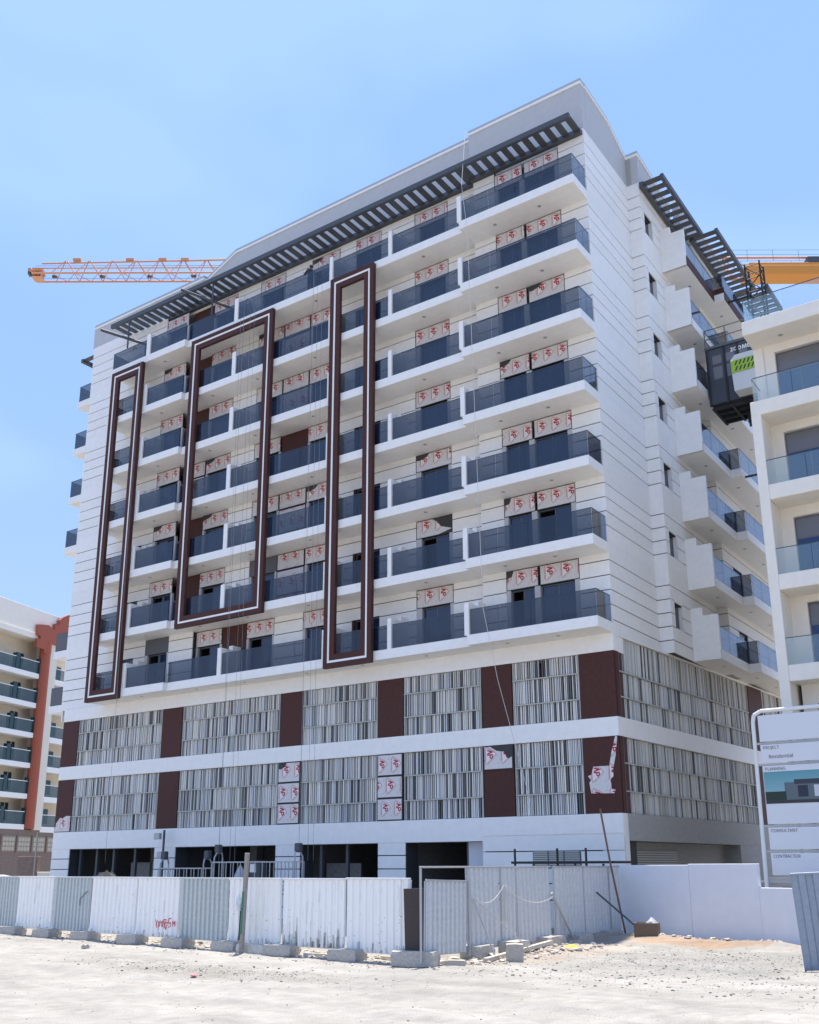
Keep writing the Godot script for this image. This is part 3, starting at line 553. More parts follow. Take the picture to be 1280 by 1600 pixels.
# ---------------------------------------------------------------- crane, hoist, platform
func crane():
	var o := thing("tower_crane", "orange lattice tower crane whose long jib reaches out behind the white block", "crane")
	var h := Vector3(-sin(0.60919), 0, -cos(0.60919)); var rt := Vector3(cos(0.60919), 0, -sin(0.60919))
	o.position = Vector3(15.04, 0, 35.47) + h * 85.0 + rt * 50.0
	o.transform.basis = Basis(-rt, Vector3.UP, (-rt).cross(Vector3.UP))   # local x runs along the jib towards its tip
	var y0 := 57.85; var yt := 59.6; var L := 86.6; var b := Mb.new(); var d := Mb.new()
	var zb := 0.75
	for s in [-1, 1]: b.tube(Vector3(10, y0, zb * s), Vector3(L, y0, zb * s), 0.12, 0.10, 6)
	b.tube(Vector3(10, yt + 0.2, 0), Vector3(66, yt + 0.2, 0), 0.12, 0.1, 6); b.tube(Vector3(66, yt + 0.2, 0), Vector3(L - 0.6, yt - 0.2, 0), 0.1, 0.08, 6)
	b.tube(Vector3(10, y0 + 0.85, -0.4), Vector3(L, y0 + 0.75, -0.4), 0.07, 0.07, 5)
	var x := 18.0
	while x < L - 2.0:
		for s in [-1, 1]:
			d.tube(Vector3(x, y0, zb * s), Vector3(x + 1.15, yt + 0.1, 0), 0.05, 0.05, 5); d.tube(Vector3(x + 1.3, yt + 0.1, 0), Vector3(x + 2.3, y0, zb * s), 0.045, 0.045, 5)
		d.tube(Vector3(x, y0, -zb), Vector3(x + 1.15, y0, zb), 0.04, 0.04, 4); d.tube(Vector3(x + 1.15, y0, zb), Vector3(x + 2.3, y0, -zb), 0.04, 0.04, 4)
		x += 2.3
	P(o, "jib_chords", b.mesh(), M.crane); P(o, "jib_lattice", d.mesh(), M.crane)
	for q in [73.8, 77.0, 82.2, 71.6]: B(o, "jib_clamp", M.crane, q, q + 0.75, yt + 0.04, yt + 0.32, -0.18, 0.18, 0.03)
	for q in 4: B(o, "jib_head", M.crane, L - 0.8 + q * 0.28, L - 0.72 + q * 0.28, y0 - 0.12 + q * 0.1, y0 + 0.9, -0.4, 0.4, 0.02)
	B(o, "jib_head", M.crane, L - 0.9, L + 0.1, y0 - 0.2, y0 - 0.121, -0.5, 0.5, 0.02); B(o, "jib_head", M.crane, L - 0.9, L + 0.4, y0 + 0.42, y0 + 0.55, -0.62, 0.62, 0.02); B(o, "jib_pulley", M.steel, L + 0.28, L + 0.6, y0 + 0.2, y0 + 0.9, -0.3, 0.3, 0.06)
	for q in [84.6, 79.9, 75.2, 70.9]: B(o, "jib_lamp", M.steel, q, q + 0.5, y0 + 0.35, y0 + 0.6, 0.5, 0.7, 0.02)
	B(o, "counter_jib", M.craneplate, 2, 17.3, y0 - 0.45, y0 + 0.56, -0.9, 0.9, 0.05); B(o, "counter_jib", M.craneplate, 2, 16.8, y0 + 0.561, y0 + 1.0, -0.7, 0.95, 0.05); B(o, "counter_jib", M.craneplate, 6.5, 8.3, y0 - 0.6, y0 + 1.15, -1.0, 1.05, 0.05)
	var r := Mb.new()
	for s in [-0.9, 0.9]:
		r.tube(Vector3(2, y0 + 2.2, s), Vector3(22, y0 + 2.2, s), 0.018, 0.018, 4); r.tube(Vector3(2, y0 + 1.7, s), Vector3(22, y0 + 1.7, s), 0.018, 0.018, 4)
		for i in 9: r.tube(Vector3(2 + i * 2.5, y0 + 1.0, s), Vector3(2 + i * 2.5, y0 + 2.2, s), 0.018, 0.018, 4)
	P(o, "walkway_rail", r.mesh(), M.steel); B(o, "winch", M.steel, 8.2, 11.0, y0 + 1.02, y0 + 1.75, -0.6, 0.6, 0.06)
	var m := Mb.new(); var hh := 0.0
	for s in [[-1, -1], [1, -1], [1, 1], [-1, 1]]: m.bar(Vector3(s[0], 0, s[1]), Vector3(s[0], 62, s[1]), 0.22, 0.22)
	while hh < 60:
		for e in [[-1, -1, 1, -1], [1, -1, 1, 1], [1, 1, -1, 1], [-1, 1, -1, -1]]: m.bar(Vector3(e[0], hh, e[1]), Vector3(e[2], hh + 2, e[3]), 0.1, 0.1)
		hh += 2
	P(o, "mast", m.mesh(), M.crane)
	var cb := B(o, "cab", M.crane, -1.2, 1.2, 58, 60.2, 1.0, 3.0, 0.08); B(cb, "cab_window", M.greyglass, -1.0, 1.0, -0.2, 0.9, 1.0, 1.02)
	var cc := Mb.new(); cc.tube(Vector3(16, y0 - 0.3, 0.1), Vector3(L, y0 - 0.05, 0.1), 0.02, 0.02, 4); cc.tube(Vector3(16, y0 + 1.2, 0.0), Vector3(L, y0 + 1.3, 0.0), 0.02, 0.02, 4); P(o, "hoist_cable", cc.mesh(), M.steel)
func hoist():
	var o := thing("construction_hoist", "dark steel construction hoist cage with a white and lime green cab between two blocks", "hoist", Vector3(3.2, 0, -10))
	var m: Material = M.hoist
	B(o, "cage", m, -1.28, 2.5, 23.8, 26.75, -1.3, 0.98, 0.03)
	B(o, "cage_roof", M.alu, -1.34, 2.55, 26.755, 26.9, -1.35, 1.04, 0.02)
	for i in 3: B(o, "mesh_window", M.greyglass, -1.0 + i * 0.62, -0.55 + i * 0.62, 25.1, 25.75, 0.982, 0.99); 
	for i in 3: B(o, "mesh_window", M.greyglass, -1.0 + i * 0.62, -0.55 + i * 0.62, 25.9, 26.35, 0.982, 0.99)
	for x in [-1.3, -0.45, 0.2]: B(o, "cage_post", M.hoistdark, x, x + 0.1, 23.7, 26.7, 0.991, 1.05)
	for i in 4: B(o, "floor_joist", M.hoistdark, -1.25, 2.5, 23.62, 23.79, -1.2 + i * 0.62, -1.1 + i * 0.62)
	for i in 4: B(o, "floor_joist", M.hoistdark, -1.25 + i * 0.9, -1.13 + i * 0.9, 23.58, 23.615, -1.25, 0.95)
	B(o, "lower_cage", M.hoistdark, 0.1, 2.5, 23.0, 23.57, -2.6, -0.2, 0.03)
	for i in 4: B(o, "floor_joist", M.hoist, 0.1, 2.5, 22.86, 22.99, -2.5 + i * 0.68, -2.4 + i * 0.68)
	var c := Mb.new()
	c.prism(PackedVector2Array([Vector2(0.15, 23.8), Vector2(0.08, 25.4), Vector2(0.3, 25.65), Vector2(1.9, 25.65), Vector2(1.9, 23.8)]), Vector3(0, 0, 1.051), Vector3.RIGHT, Vector3.UP, Vector3(0, 0, 0.8)); var cab := P(o, "operator_cab", c.mesh(), M.cabwhite)
	var g := B(cab, "green_panel", M.lime, 0.1, 1.88, 24.72, 25.36, 1.852, 1.90, 0.02)
	for r in 2:
		for i in 8:
			var s := Mb.new(); var x := -0.72 + i * 0.19; var y := 0.04 - r * 0.29
			s.prism(PackedVector2Array([Vector2(x, y), Vector2(x + 0.07, y), Vector2(x + 0.17, y + 0.22), Vector2(x + 0.10, y + 0.22)]), Vector3(0.48 - 0.48, 0, 0.0241), Vector3.RIGHT, Vector3.UP, Vector3(0, 0, 0.006)); P(g, "vent_slot", s.mesh(), M.hoistdark)
	var t := TextMesh.new(); t.text = "ZOOML"; var sf := SystemFont.new(); sf.font_names = PackedStringArray(["Droid Sans"]); sf.font_weight = 700
	t.font = sf; t.font_size = 32; t.pixel_size = 0.0085; t.depth = 0.02; t.horizontal_alignment = HORIZONTAL_ALIGNMENT_LEFT; P(o, "lettering", t, M.whitewash, Vector3(-0.1, 26.42, 1.0))
	var r2 := Mb.new()
	for y in [27.35, 27.85]:
		r2.tube(Vector3(-1.3, y, 0.95), Vector3(2.5, y, 0.95), 0.03, 0.03, 5); r2.tube(Vector3(-1.3, y, 0.95), Vector3(-1.3, y, -1.3), 0.03, 0.03, 5)
	for p in [[-1.3, 0.95], [-0.3, 0.95], [0.7, 0.95], [1.7, 0.95], [-1.3, -1.3]]: r2.tube(Vector3(p[0], 26.9, p[1]), Vector3(p[0], 27.85, p[1]), 0.03, 0.03, 5)
	P(o, "roof_rail", r2.mesh(), M.alu)
	var mm := Mb.new(); var bx := 0.35; var bz := -1.75
	for s in [[0, 0], [0.75, 0], [0.75, 0.75], [0, 0.75]]: mm.tube(Vector3(bx + s[0], 0, bz + s[1] - 0.6), Vector3(bx + s[0], 32.4, bz + s[1] - 0.6), 0.045, 0.045, 5)
	var y := 0.0
	while y < 32:
		for e in [[0, 0, 0.75, 0], [0.75, 0, 0.75, 0.75], [0.75, 0.75, 0, 0.75], [0, 0.75, 0, 0]]:
			mm.tube(Vector3(bx + e[0], y, bz + e[1] - 0.6), Vector3(bx + e[2], y + 0.75, bz + e[3] - 0.6), 0.025, 0.025, 4); mm.tube(Vector3(bx + e[0], y + 0.75, bz + e[1] - 0.6), Vector3(bx + e[2], y + 0.75, bz + e[3] - 0.6), 0.025, 0.025, 4)
		y += 0.75
	P(o, "mast", mm.mesh(), M.hoistdark)
	for q in [30.9, 27.6, 24.3, 21.0]: B(o, "wall_tie", M.hoistdark, -1.0, 0.4, q, q + 0.08, -2.3, -2.2)
func gondola(x0: float, x1: float, yb0: float, label: String):
	var o := thing("suspended_platform", label, "work platform", Vector3((x0 + x1) / 2, 0, 3.0), 0.0, "suspended platforms at the shopfronts")
	var L := (x1 - x0) / 2; var b := Mb.new(); var r := 0.025
	for z in [0.0, 0.7]:
		for y in [yb0, yb0 + 0.35, yb0 + 1.1]: b.bar(Vector3(-L, y, z), Vector3(L, y, z), 0.05, 0.05)
		var n := int(L * 2 / 0.42)
		for i in n + 1:
			var x := -L + 2 * L * i / n
			b.bar(Vector3(x, yb0, z), Vector3(x, yb0 + 1.1, z), 0.03, 0.03)
			if i < n: b.tube(Vector3(x, yb0 + (0.35 if i % 2 else 0.0), z), Vector3(x + 2 * L / n, yb0 + (0.0 if i % 2 else 0.35), z), 0.015, 0.015, 4)
	P(o, "guard_rail", b.mesh(), M.galv2); B(o, "deck", M.steel, -L, L, yb0 - 0.05, yb0 - 0.01, 0.02, 0.68)
	for s in [-1, 1]:
		var h := Mb.new()
		h.path([Vector3(s * L, yb0, 0.1), Vector3(s * L, yb0 + 1.3, 0.1), Vector3(s * (L - 0.05), yb0 + 1.5, 0.2), Vector3(s * (L - 0.05), yb0 + 1.5, 0.5), Vector3(s * L, yb0 + 1.3, 0.6), Vector3(s * L, yb0, 0.6)], 0.035); P(o, "stirrup", h.mesh(), M.galv2)
		B(o, "winch", M.steel, s * L - 0.14, s * L + 0.14, yb0 + 1.5, yb0 + 1.85, 0.25, 0.5, 0.03)
		if yb0 > 1.2: tag(B(o, "cable", M.wire, s * L - 0.006, s * L + 0.006, yb0 + 1.85, 30.9, 0.344, 0.356), "")
# ---------------------------------------------------------------- hoarding
func sheet(w: float, h: float, pitch: float, dp: float) -> Mesh:   # corrugated, origin at the lower left corner
	var b := Mb.new(); var xs := [0.0]; var zs := [0.0]; var x := 0.0
	while x < w - pitch:
		for e in [[0.42, 0.0], [0.5, dp], [0.92, dp], [1.0, 0.0]]: xs.append(x + e[0] * pitch); zs.append(e[1])
		x += pitch
	xs.append(w); zs.append(0.0)
	for i in xs.size() - 1:
		var n := Vector3(zs[i] - zs[i + 1], 0, xs[i + 1] - xs[i]).normalized()
		var us := [Vector2(xs[i] / w, 1), Vector2(xs[i + 1] / w, 1), Vector2(xs[i + 1] / w, 0), Vector2(xs[i] / w, 0)]
		for s in [0.0, -0.004]: b.quad(Vector3(xs[i], 0, zs[i] + s), Vector3(xs[i + 1], 0, zs[i + 1] + s), Vector3(xs[i + 1], h, zs[i + 1] + s), Vector3(xs[i], h, zs[i] + s), n if s == 0.0 else -n, us)
	return b.mesh()
func panel(p0: Vector2, p1: Vector2, y0: float, y1: float, m: Material, fm: Material, label: String, pitch := 0.2, lean := 0.0, roll := 0.0, group := "hoarding panels along the site") -> Node3D:
	var d := p1 - p0; var w := d.length(); var o := thing("hoarding_panel", label, "fence panel", Vector3(p0.x, 0, p0.y), atan2(-d.y, d.x), group)
	o.rotation.x = lean; o.rotation.z = roll; o.rotation_order = EULER_ORDER_YXZ
	P(o, "corrugated_sheet", sheet(w - 0.04, y1 - y0 - 0.04, pitch, 0.042), m, Vector3(0.02, y0 + 0.02, 0))
	B(o, "frame_rail", fm, 0, w, y1 - 0.05, y1, -0.02, 0.05, 0.006); B(o, "frame_rail", fm, 0, w, y0, y0 + 0.04, -0.045, -0.006, 0.006)
	B(o, "frame_post", fm, 0, 0.04, y0 - 0.05, y1 - 0.051, -0.05, -0.006, 0.006); B(o, "frame_post", fm, w - 0.04, w, y0 - 0.05, y1 - 0.051, -0.05, -0.006, 0.006)
	return o
func rock(s: Vector3, sd: int, chip := 0.06) -> Mesh:   # a cast block with knocked corners and uneven faces
	var f := FastNoiseLite.new(); f.seed = sd; f.frequency = 1.6
	var b := Mb.new(); var N := 5
	var warp := func(p: Vector3):
		var q := p * 2.0; var e := clampf((absf(q.x) + absf(q.y) + absf(q.z) - 2.2) / 0.8, 0, 1)
		var k := 1.0 - chip * e + 0.04 * f.get_noise_3d(p.x * 2 + sd, p.y * 2, p.z * 2)
		return p * k * s
	for ax in 3:
		for sg in [-0.5, 0.5]:
			for i in N:
				for j in N:
					var c := []
					for t in [[0, 0], [1, 0], [1, 1], [0, 1]]:
						var p := Vector3.ZERO; p[ax] = sg; p[(ax + 1) % 3] = (i + t[0]) / float(N) - 0.5; p[(ax + 2) % 3] = (j + t[1]) / float(N) - 0.5; c.append(warp.call(p) + Vector3(0, s.y / 2, 0))
					var nn: Vector3 = (c[1] - c[0]).cross(c[3] - c[0]).normalized(); var o := Vector3.ZERO; o[ax] = signf(sg)
					b.quad(c[0], c[1], c[2], c[3], nn if nn.dot(o) > 0 else -nn)
	return b.mesh()
func block(pos: Vector3, s: Vector3, yaw: float, label: String, sd: int, m: Material = null, group := "concrete footing blocks under the hoarding"):
	var o := P(self, "concrete_block", rock(s, sd), m if m else M.block, pos, Basis(Vector3.UP, yaw))
	tag(o, label, "concrete block", group)
	return o
func pole(nm: String, pts: Array, r: float, m: Material, label: String, cat := "pole", group := ""):
	var b := Mb.new(); b.path(pts.map(func(p): return p - pts[0]), r, 7); var o := P(self, nm, b.mesh(), m, pts[0]); tag(o, label, cat, group); return o
func hoarding():
	var fl := func(x: float): return Vector2(x, 13.36 + (x + 17.2) * 0.0895)
	var xs := [-19.6, -17.35, -15.02, -12.82, -10.3, -8.17, -5.95, -3.76, -1.41]
	var kinds := [1, 0, 1, 0, 0, 1, 0, 0]   # 1 = bare grey-green sheet
	var lab := ["grey green corrugated hoarding panel at the far left end of the fence", "white hoarding panel with one dark seam second from the left end", "grey green corrugated hoarding panel with a hooked wire at its edge", "plain clean white hoarding panel left of the red graffiti", "white hoarding panel sprayed with red graffiti low down", "wide grey green corrugated panel right of the red graffiti", "white hoarding panel standing behind the green wrapped post", "white hoarding panel with black mould along its foot"]
	for i in 8:
		var o := panel(fl.call(xs[i] + 0.03), fl.call(xs[i + 1] - 0.03), 0.23, 1.96, M.bare if kinds[i] else ([M.sheet_a, M.sheet_a, M.sheet_a, M.sheet_a, M.sheet_b, M.sheet_b, M.sheet_b, M.sheet_c][i]), M.bare if kinds[i] else M.sheetwhite, lab[i], 0.2 if kinds[i] else 0.23, rng.randf_range(-0.012, 0.012))
		if i == 4:   # the graffiti, a thin skin of paint
			var b := Mb.new()
			for st in ["0,9 3,2", "3,8 1,4", "5,7 5,3 7,4 7,7 5,7", "8,8 11,3 12,8 9,6", "14,2 17,9 13,9 17,1 19,7 14,6", "25,10 21,10 21,6 24,7 24,4 21,3", "27,4 27,8 29,6 30,8 31,4"]:
				var pp: PackedStringArray = st.split(" ")
				for q in pp.size() - 1:
					var a: PackedStringArray = pp[q].split(","); var e: PackedStringArray = pp[q + 1].split(",")
					b.bar(Vector3(float(a[0]) * 0.031, float(a[1]) * 0.036, 0), Vector3(float(e[0]) * 0.031, float(e[1]) * 0.036, 0), 0.004, 0.026, Vector3(0, 0, 1).cross(Vector3(float(e[0]) - float(a[0]), float(e[1]) - float(a[1]), 0).normalized()))
			P(o, "graffiti", b.mesh(), M.redpaint, Vector3(1.05, 0.42, 0.046))
	panel(fl.call(-1.38), Vector2(0.74, 14.97), 0.2, 1.98, M.sheet_d, M.sheetwhite, "white hoarding panel at the corner tilting over to the right", 0.23, 0.0, 0.0)
	# the run that turns away towards the building
	panel(Vector2(1.30, 15.2), Vector2(1.27, 13.32), 0.24, 1.96, M.galv, M.galv2, "grey galvanised panel leaning inside the open gate frame", 0.2, 0.0, -0.03)
	var gf := thing("gate_frame", "empty white steel gate frame standing at the fence corner", "gate frame", Vector3(1.34, 0, 15.42), PI / 2)
	B(gf, "post", M.galv2, -0.022, 0.022, 0.1, 2.21, -0.022, 0.03, 0.008); B(gf, "post", M.galv2, 2.115, 2.16, 0.1, 2.21, -0.03, 0.03, 0.008); B(gf, "top_rail", M.galv2, -0.022, 2.16, 2.211, 2.255, -0.03, 0.03, 0.008)
	var bd := B(self, "steel_sheet", M.rustdark, -0.3, 0.3, 0.0, 1.55, -0.02, 0.02, 0.006); bd.position = Vector3(1.02, 0.97, 15.12); bd.rotation = Vector3(-0.02, 0.35, 0.03); tag(bd, "narrow dark brown sheet wedged upright in the fence corner", "metal sheet")
	for s in [[13.15, 11.48, "grey galvanised panel carrying the left half of the slung rope"], [11.42, 10.62, "narrow grey galvanised panel right of the hanging rope coil"], [10.5, 8.45, "grey galvanised panel left of the dark gap behind the prop"], [8.2, 6.16, "grey galvanised panel right of the dark gap"], [6.1, 4.15, "grey blue panel crossed by the tall leaning pole"], [4.1, 3.3, "narrow blue grey panel touching the white wall"]]:
		panel(Vector2(1.245 - (13.2 - s[0]) * 0.019, s[0]), Vector2(1.245 - (13.2 - s[1]) * 0.019, s[1]), 0.22, 2.25, M.galv, M.galv2, s[2], 0.24, rng.randf_range(-0.02, 0.02), rng.randf_range(-0.006, 0.006))
	# footing blocks
	var bl := [[-17.2, 13.55, "grey footing block at the far left panel joint"], [-15.0, 13.72, "grey footing block under the joint left of the hooked wire"], [-12.75, 13.9, "pinkish grey footing block below the hooked wire"], [-10.25, 14.1, "grey footing block where the plain white panel meets the sprayed one"], [-8.0, 14.3, "grey footing block just right below the graffiti"], [-5.75, 14.5, "grey footing block left of the green wrapped post"], [-3.55, 14.75, "grey footing block right of the long white beam"], [-1.2, 14.95, "grey footing block under the joint of the two right white panels"]]
	for i in bl.size(): block(Vector3(bl[i][0], 0, bl[i][1]), Vector3(0.85, 0.28, 0.55), 0.09 + rng.randf_range(-0.06, 0.06), bl[i][2], i)
	block(Vector3(-4.55, 0, 14.72), Vector3(1.1, 0.25, 0.4), -0.09, "long white painted footing beam behind the green wrapped post", 21, M.blockwhite)
	block(Vector3(1.0, 0, 15.15), Vector3(1.05, 0.34, 0.6), 0.3, "big light grey block at the fence corner under the dark sheet", 22)
	block(Vector3(1.25, 0, 12.75), Vector3(0.55, 0.33, 1.0), 0.15, "grey block at the foot of the two crossed props", 23)
	block(Vector3(1.5, 0, 11.3), Vector3(0.5, 0.36, 0.9), 0.05, "grey block half hidden behind the pale cube", 24)
	block(Vector3(1.3, 0, 8.9), Vector3(0.5, 0.34, 1.1), 0.0, "dark grey block below the gap in the fence", 25)
	block(Vector3(1.25, 0, 6.9), Vector3(0.5, 0.3, 1.0), 0.0, "grey block behind the thin slab of the prop", 26)
	block(Vector3(1.2, 0, 4.6), Vector3(0.5, 0.28, 1.0), 0.0, "grey block in the shade beside the white wall", 27)
	block(Vector3(2.43, 0, 12.95), Vector3(0.42, 0.42, 0.42), 0.5, "pale concrete cube standing alone before the fence", 28, M.blockpale, "")
	block(Vector3(1.34, 0.02, 7.4), Vector3(0.35, 0.14, 0.9), 0.5, "flat stone slab under the foot of the steel prop", 29, M.blockpale, "")
	block(Vector3(1.75, 0, 14.6), Vector3(0.5, 0.13, 0.25), 0.4, "small broken kerb stone right of the big corner block", 30, M.blockpale, "")
	# posts, props, rope
	var post := thing("timber_post", "tall weathered timber post wrapped in green plastic below", "post", Vector3(-4.75, 0, 15.02)); post.rotation.z = -0.03
	B(post, "post", M.timber, -0.055, 0.055, 0, 2.62, -0.05, 0.05, 0.01); B(post, "green_wrap", M.greenwrap, -0.066, 0.035, 0.5, 1.62, -0.06, 0.062, 0.02); B(post, "dark_strip", M.hoistdark, -0.16, -0.075, 0.35, 1.3, -0.03, 0.0, 0.01)
	P(post, "torn_plastic", bag_mesh(0.09, 0.5, 4), M.plastic, Vector3(-0.14, 1.1, 0.04)); 
	pole("steel_pole", [Vector3(1.47, 0.05, 3.9), Vector3(1.5, 2.2, 4.85), Vector3(1.52, 4.0, 5.5)], 0.032, M.rustpole, "long rusty steel pole leaning high against the fence")
	pole("prop", [Vector3(1.2, 1.45, 5.4), Vector3(2.45, 0.35, 5.1)], 0.03, M.steel, "dark prop running down from the fence to the wooden box", "prop")
	pole("prop", [Vector3(1.27, 1.5, 8.6), Vector3(1.36, 0.13, 7.4)], 0.04, M.galv2, "bright steel prop standing on the flat stone slab", "prop")
	pole("prop", [Vector3(1.32, 1.45, 13.0), Vector3(1.75, 0.1, 12.75)], 0.025, M.galv2, "steep thin prop left of the pale cube", "prop")
	pole("prop", [Vector3(1.32, 1.48, 13.0), Vector3(1.95, 0.12, 11.2)], 0.014, M.galv2, "thin wire stay running right from the steep prop", "prop")
	var rp := []
	for i in 13: var t := i / 12.0; rp.append(Vector3(1.31, 1.5 - 0.2 * 4 * t * (1 - t) * 1.4 + t * 0.25, 13.0 - 1.55 * t))
	for i in 13: var t := i / 12.0; rp.append(Vector3(1.31, 1.75 - 0.22 * 4 * t * (1 - t) * 1.3 - t * 0.35, 11.4 - 2.8 * t))
	pole("rope", rp, 0.008, M.rope, "thin rope slung along the grey galvanised panels", "rope")
	var lp := []
	for i in 33: var t := TAU * i / 16.0; lp.append(Vector3(1.36 + 0.01 * (i / 16), 1.30 + 0.44 * cos(t), 11.42 + 0.1 * sin(t) * (0.6 - 0.4 * cos(t))))
	pole("rope_coil", lp, 0.016, M.rope, "pale rope coil hanging at a panel joint", "rope")
	pole("wire", [Vector3(-13.3, 1.05, 13.78), Vector3(-13.3, 1.25, 13.8), Vector3(-13.1, 1.4, 13.8), Vector3(-12.95, 1.5, 13.8)], 0.012, M.steel, "short bent wire hooked on the grey green panel", "wire")
	# timber on the ground
	for e in [[Vector3(1.95, 0.06, 13.55), Vector3(1.6, 0.22, 9.4), 0.13, "long white beam lying behind the pale cube"], [Vector3(1.2, 0.12, 12.2), Vector3(1.85, 0.06, 12.9), 0.11, "short white plank left of the pale cube"], [Vector3(-2.9, 0.05, 14.6), Vector3(-1.6, 0.04, 14.3), 0.12, "split plank under the mouldy white panel"], [Vector3(-2.2, 0.06, 13.9), Vector3(-1.3, 0.05, 14.2), 0.14, "grey board lying behind the mouldy panel"], [Vector3(-0.6, 0.06, 14.3), Vector3(0.6, 0.08, 14.5), 0.1, "pale plank under the tilting corner panel"]]:
		var b := Mb.new(); b.bar(Vector3.ZERO, e[1] - e[0], e[2], e[2] * 0.7); tag(P(self, "plank", b.mesh(), M.timberwhite, e[0]), e[3], "plank", "planks lying by the hoarding")
	var bx := thing("crate", "brown wooden box with crumpled plastic before the white wall", "box", Vector3(2.62, 0.06, 4.95), 0.25)
	for s in [[-0.36, 0.36, -0.3, -0.26], [-0.36, 0.36, 0.26, 0.3]]: B(bx, "side_board", M.crate, s[0], s[1], 0, 0.5, s[2], s[3], 0.006)
	for s in [[-0.36, -0.32], [0.32, 0.36]]: B(bx, "side_board", M.crate, s[0], s[1], 0, 0.5, -0.259, 0.259, 0.006)
	B(bx, "bottom", M.crate, -0.31, 0.31, 0.02, 0.05, -0.25, 0.25)
	tag(P(self, "plastic_sheet", bag_mesh(0.22, 0.4, 9), M.plastic, Vector3(2.75, 0.3, 4.9)), "crumpled clear plastic stuffed in the brown box", "plastic sheet")
	tag(P(self, "yellow_bag", bag_mesh(0.2, 0.14, 3), M.yellow, Vector3(2.15, 0.03, 9.25)), "small yellow plastic scrap on the sand", "bag")
	tag(P(self, "red_litter", bag_mesh(0.07, 0.06, 7), M.litter, Vector3(-1.68, 0.0, 19.6)), "small crushed red wrapper on the open ground", "litter")
	tag(P(self, "stone", rock(Vector3(0.2, 0.13, 0.16), 40, 0.3), M.blockpale, Vector3(-9.8, 0, 16.15)), "single pale stone lying out on the left ground", "stone")
	# white wall on the right
	var w := thing("boundary_wall", "long white rendered boundary wall stepping down at its right end", "wall", Vector3(1.62, 0, 3.25), 0.0)
	w.rotation.y = -0.155
	B(w, "wall", M.wallwhite, -0.58, 1.95, -0.2, 2.27, -0.2, 0.0, 0.012); B(w, "wall", M.wallwhite, 1.956, 4.25, -0.2, 2.3, -0.2, 0.0, 0.012); B(w, "low_wall", M.wallwhite, 4.251, 9.5, -0.2, 1.6, -0.2, -0.002, 0.012)
	# bluish sheet at the right edge
	var s0 := Vector2(8.92, 11.7); var s1 := Vector2(11.2, 11.1)
	var q := panel(s0, Vector2(9.65, 11.5), 0.03, 2.08, M.blue, M.blue, "blue grey sheet metal panel at the right edge of the ground", 0.3, 0.02, 0.05, "blue sheets at the right edge"); panel(Vector2(9.7, 11.52), s1, 0.03, 2.1, M.blue, M.blue, "wider blue grey sheet panel cut by the right frame edge", 0.3, 0.0, 0.0, "blue sheets at the right edge")
	# dark site shelter behind the fence
	var sh := thing("site_shelter", "low black flat roofed site shelter showing over the grey fence", "shelter", Vector3(-1.6, 0, 2.2))
	B(sh, "roof", M.hoistdark, -1.6, 2.4, 2.33, 2.41, -0.8, 0.8, 0.02)
	for x in [-1.5, 0.2, 1.3]:
		for z in [-0.7, 0.7]: B(sh, "post", M.hoistdark, x, x + 0.06, 0, 2.85 if z > 0 else 2.32, z - 0.03, z + 0.03)
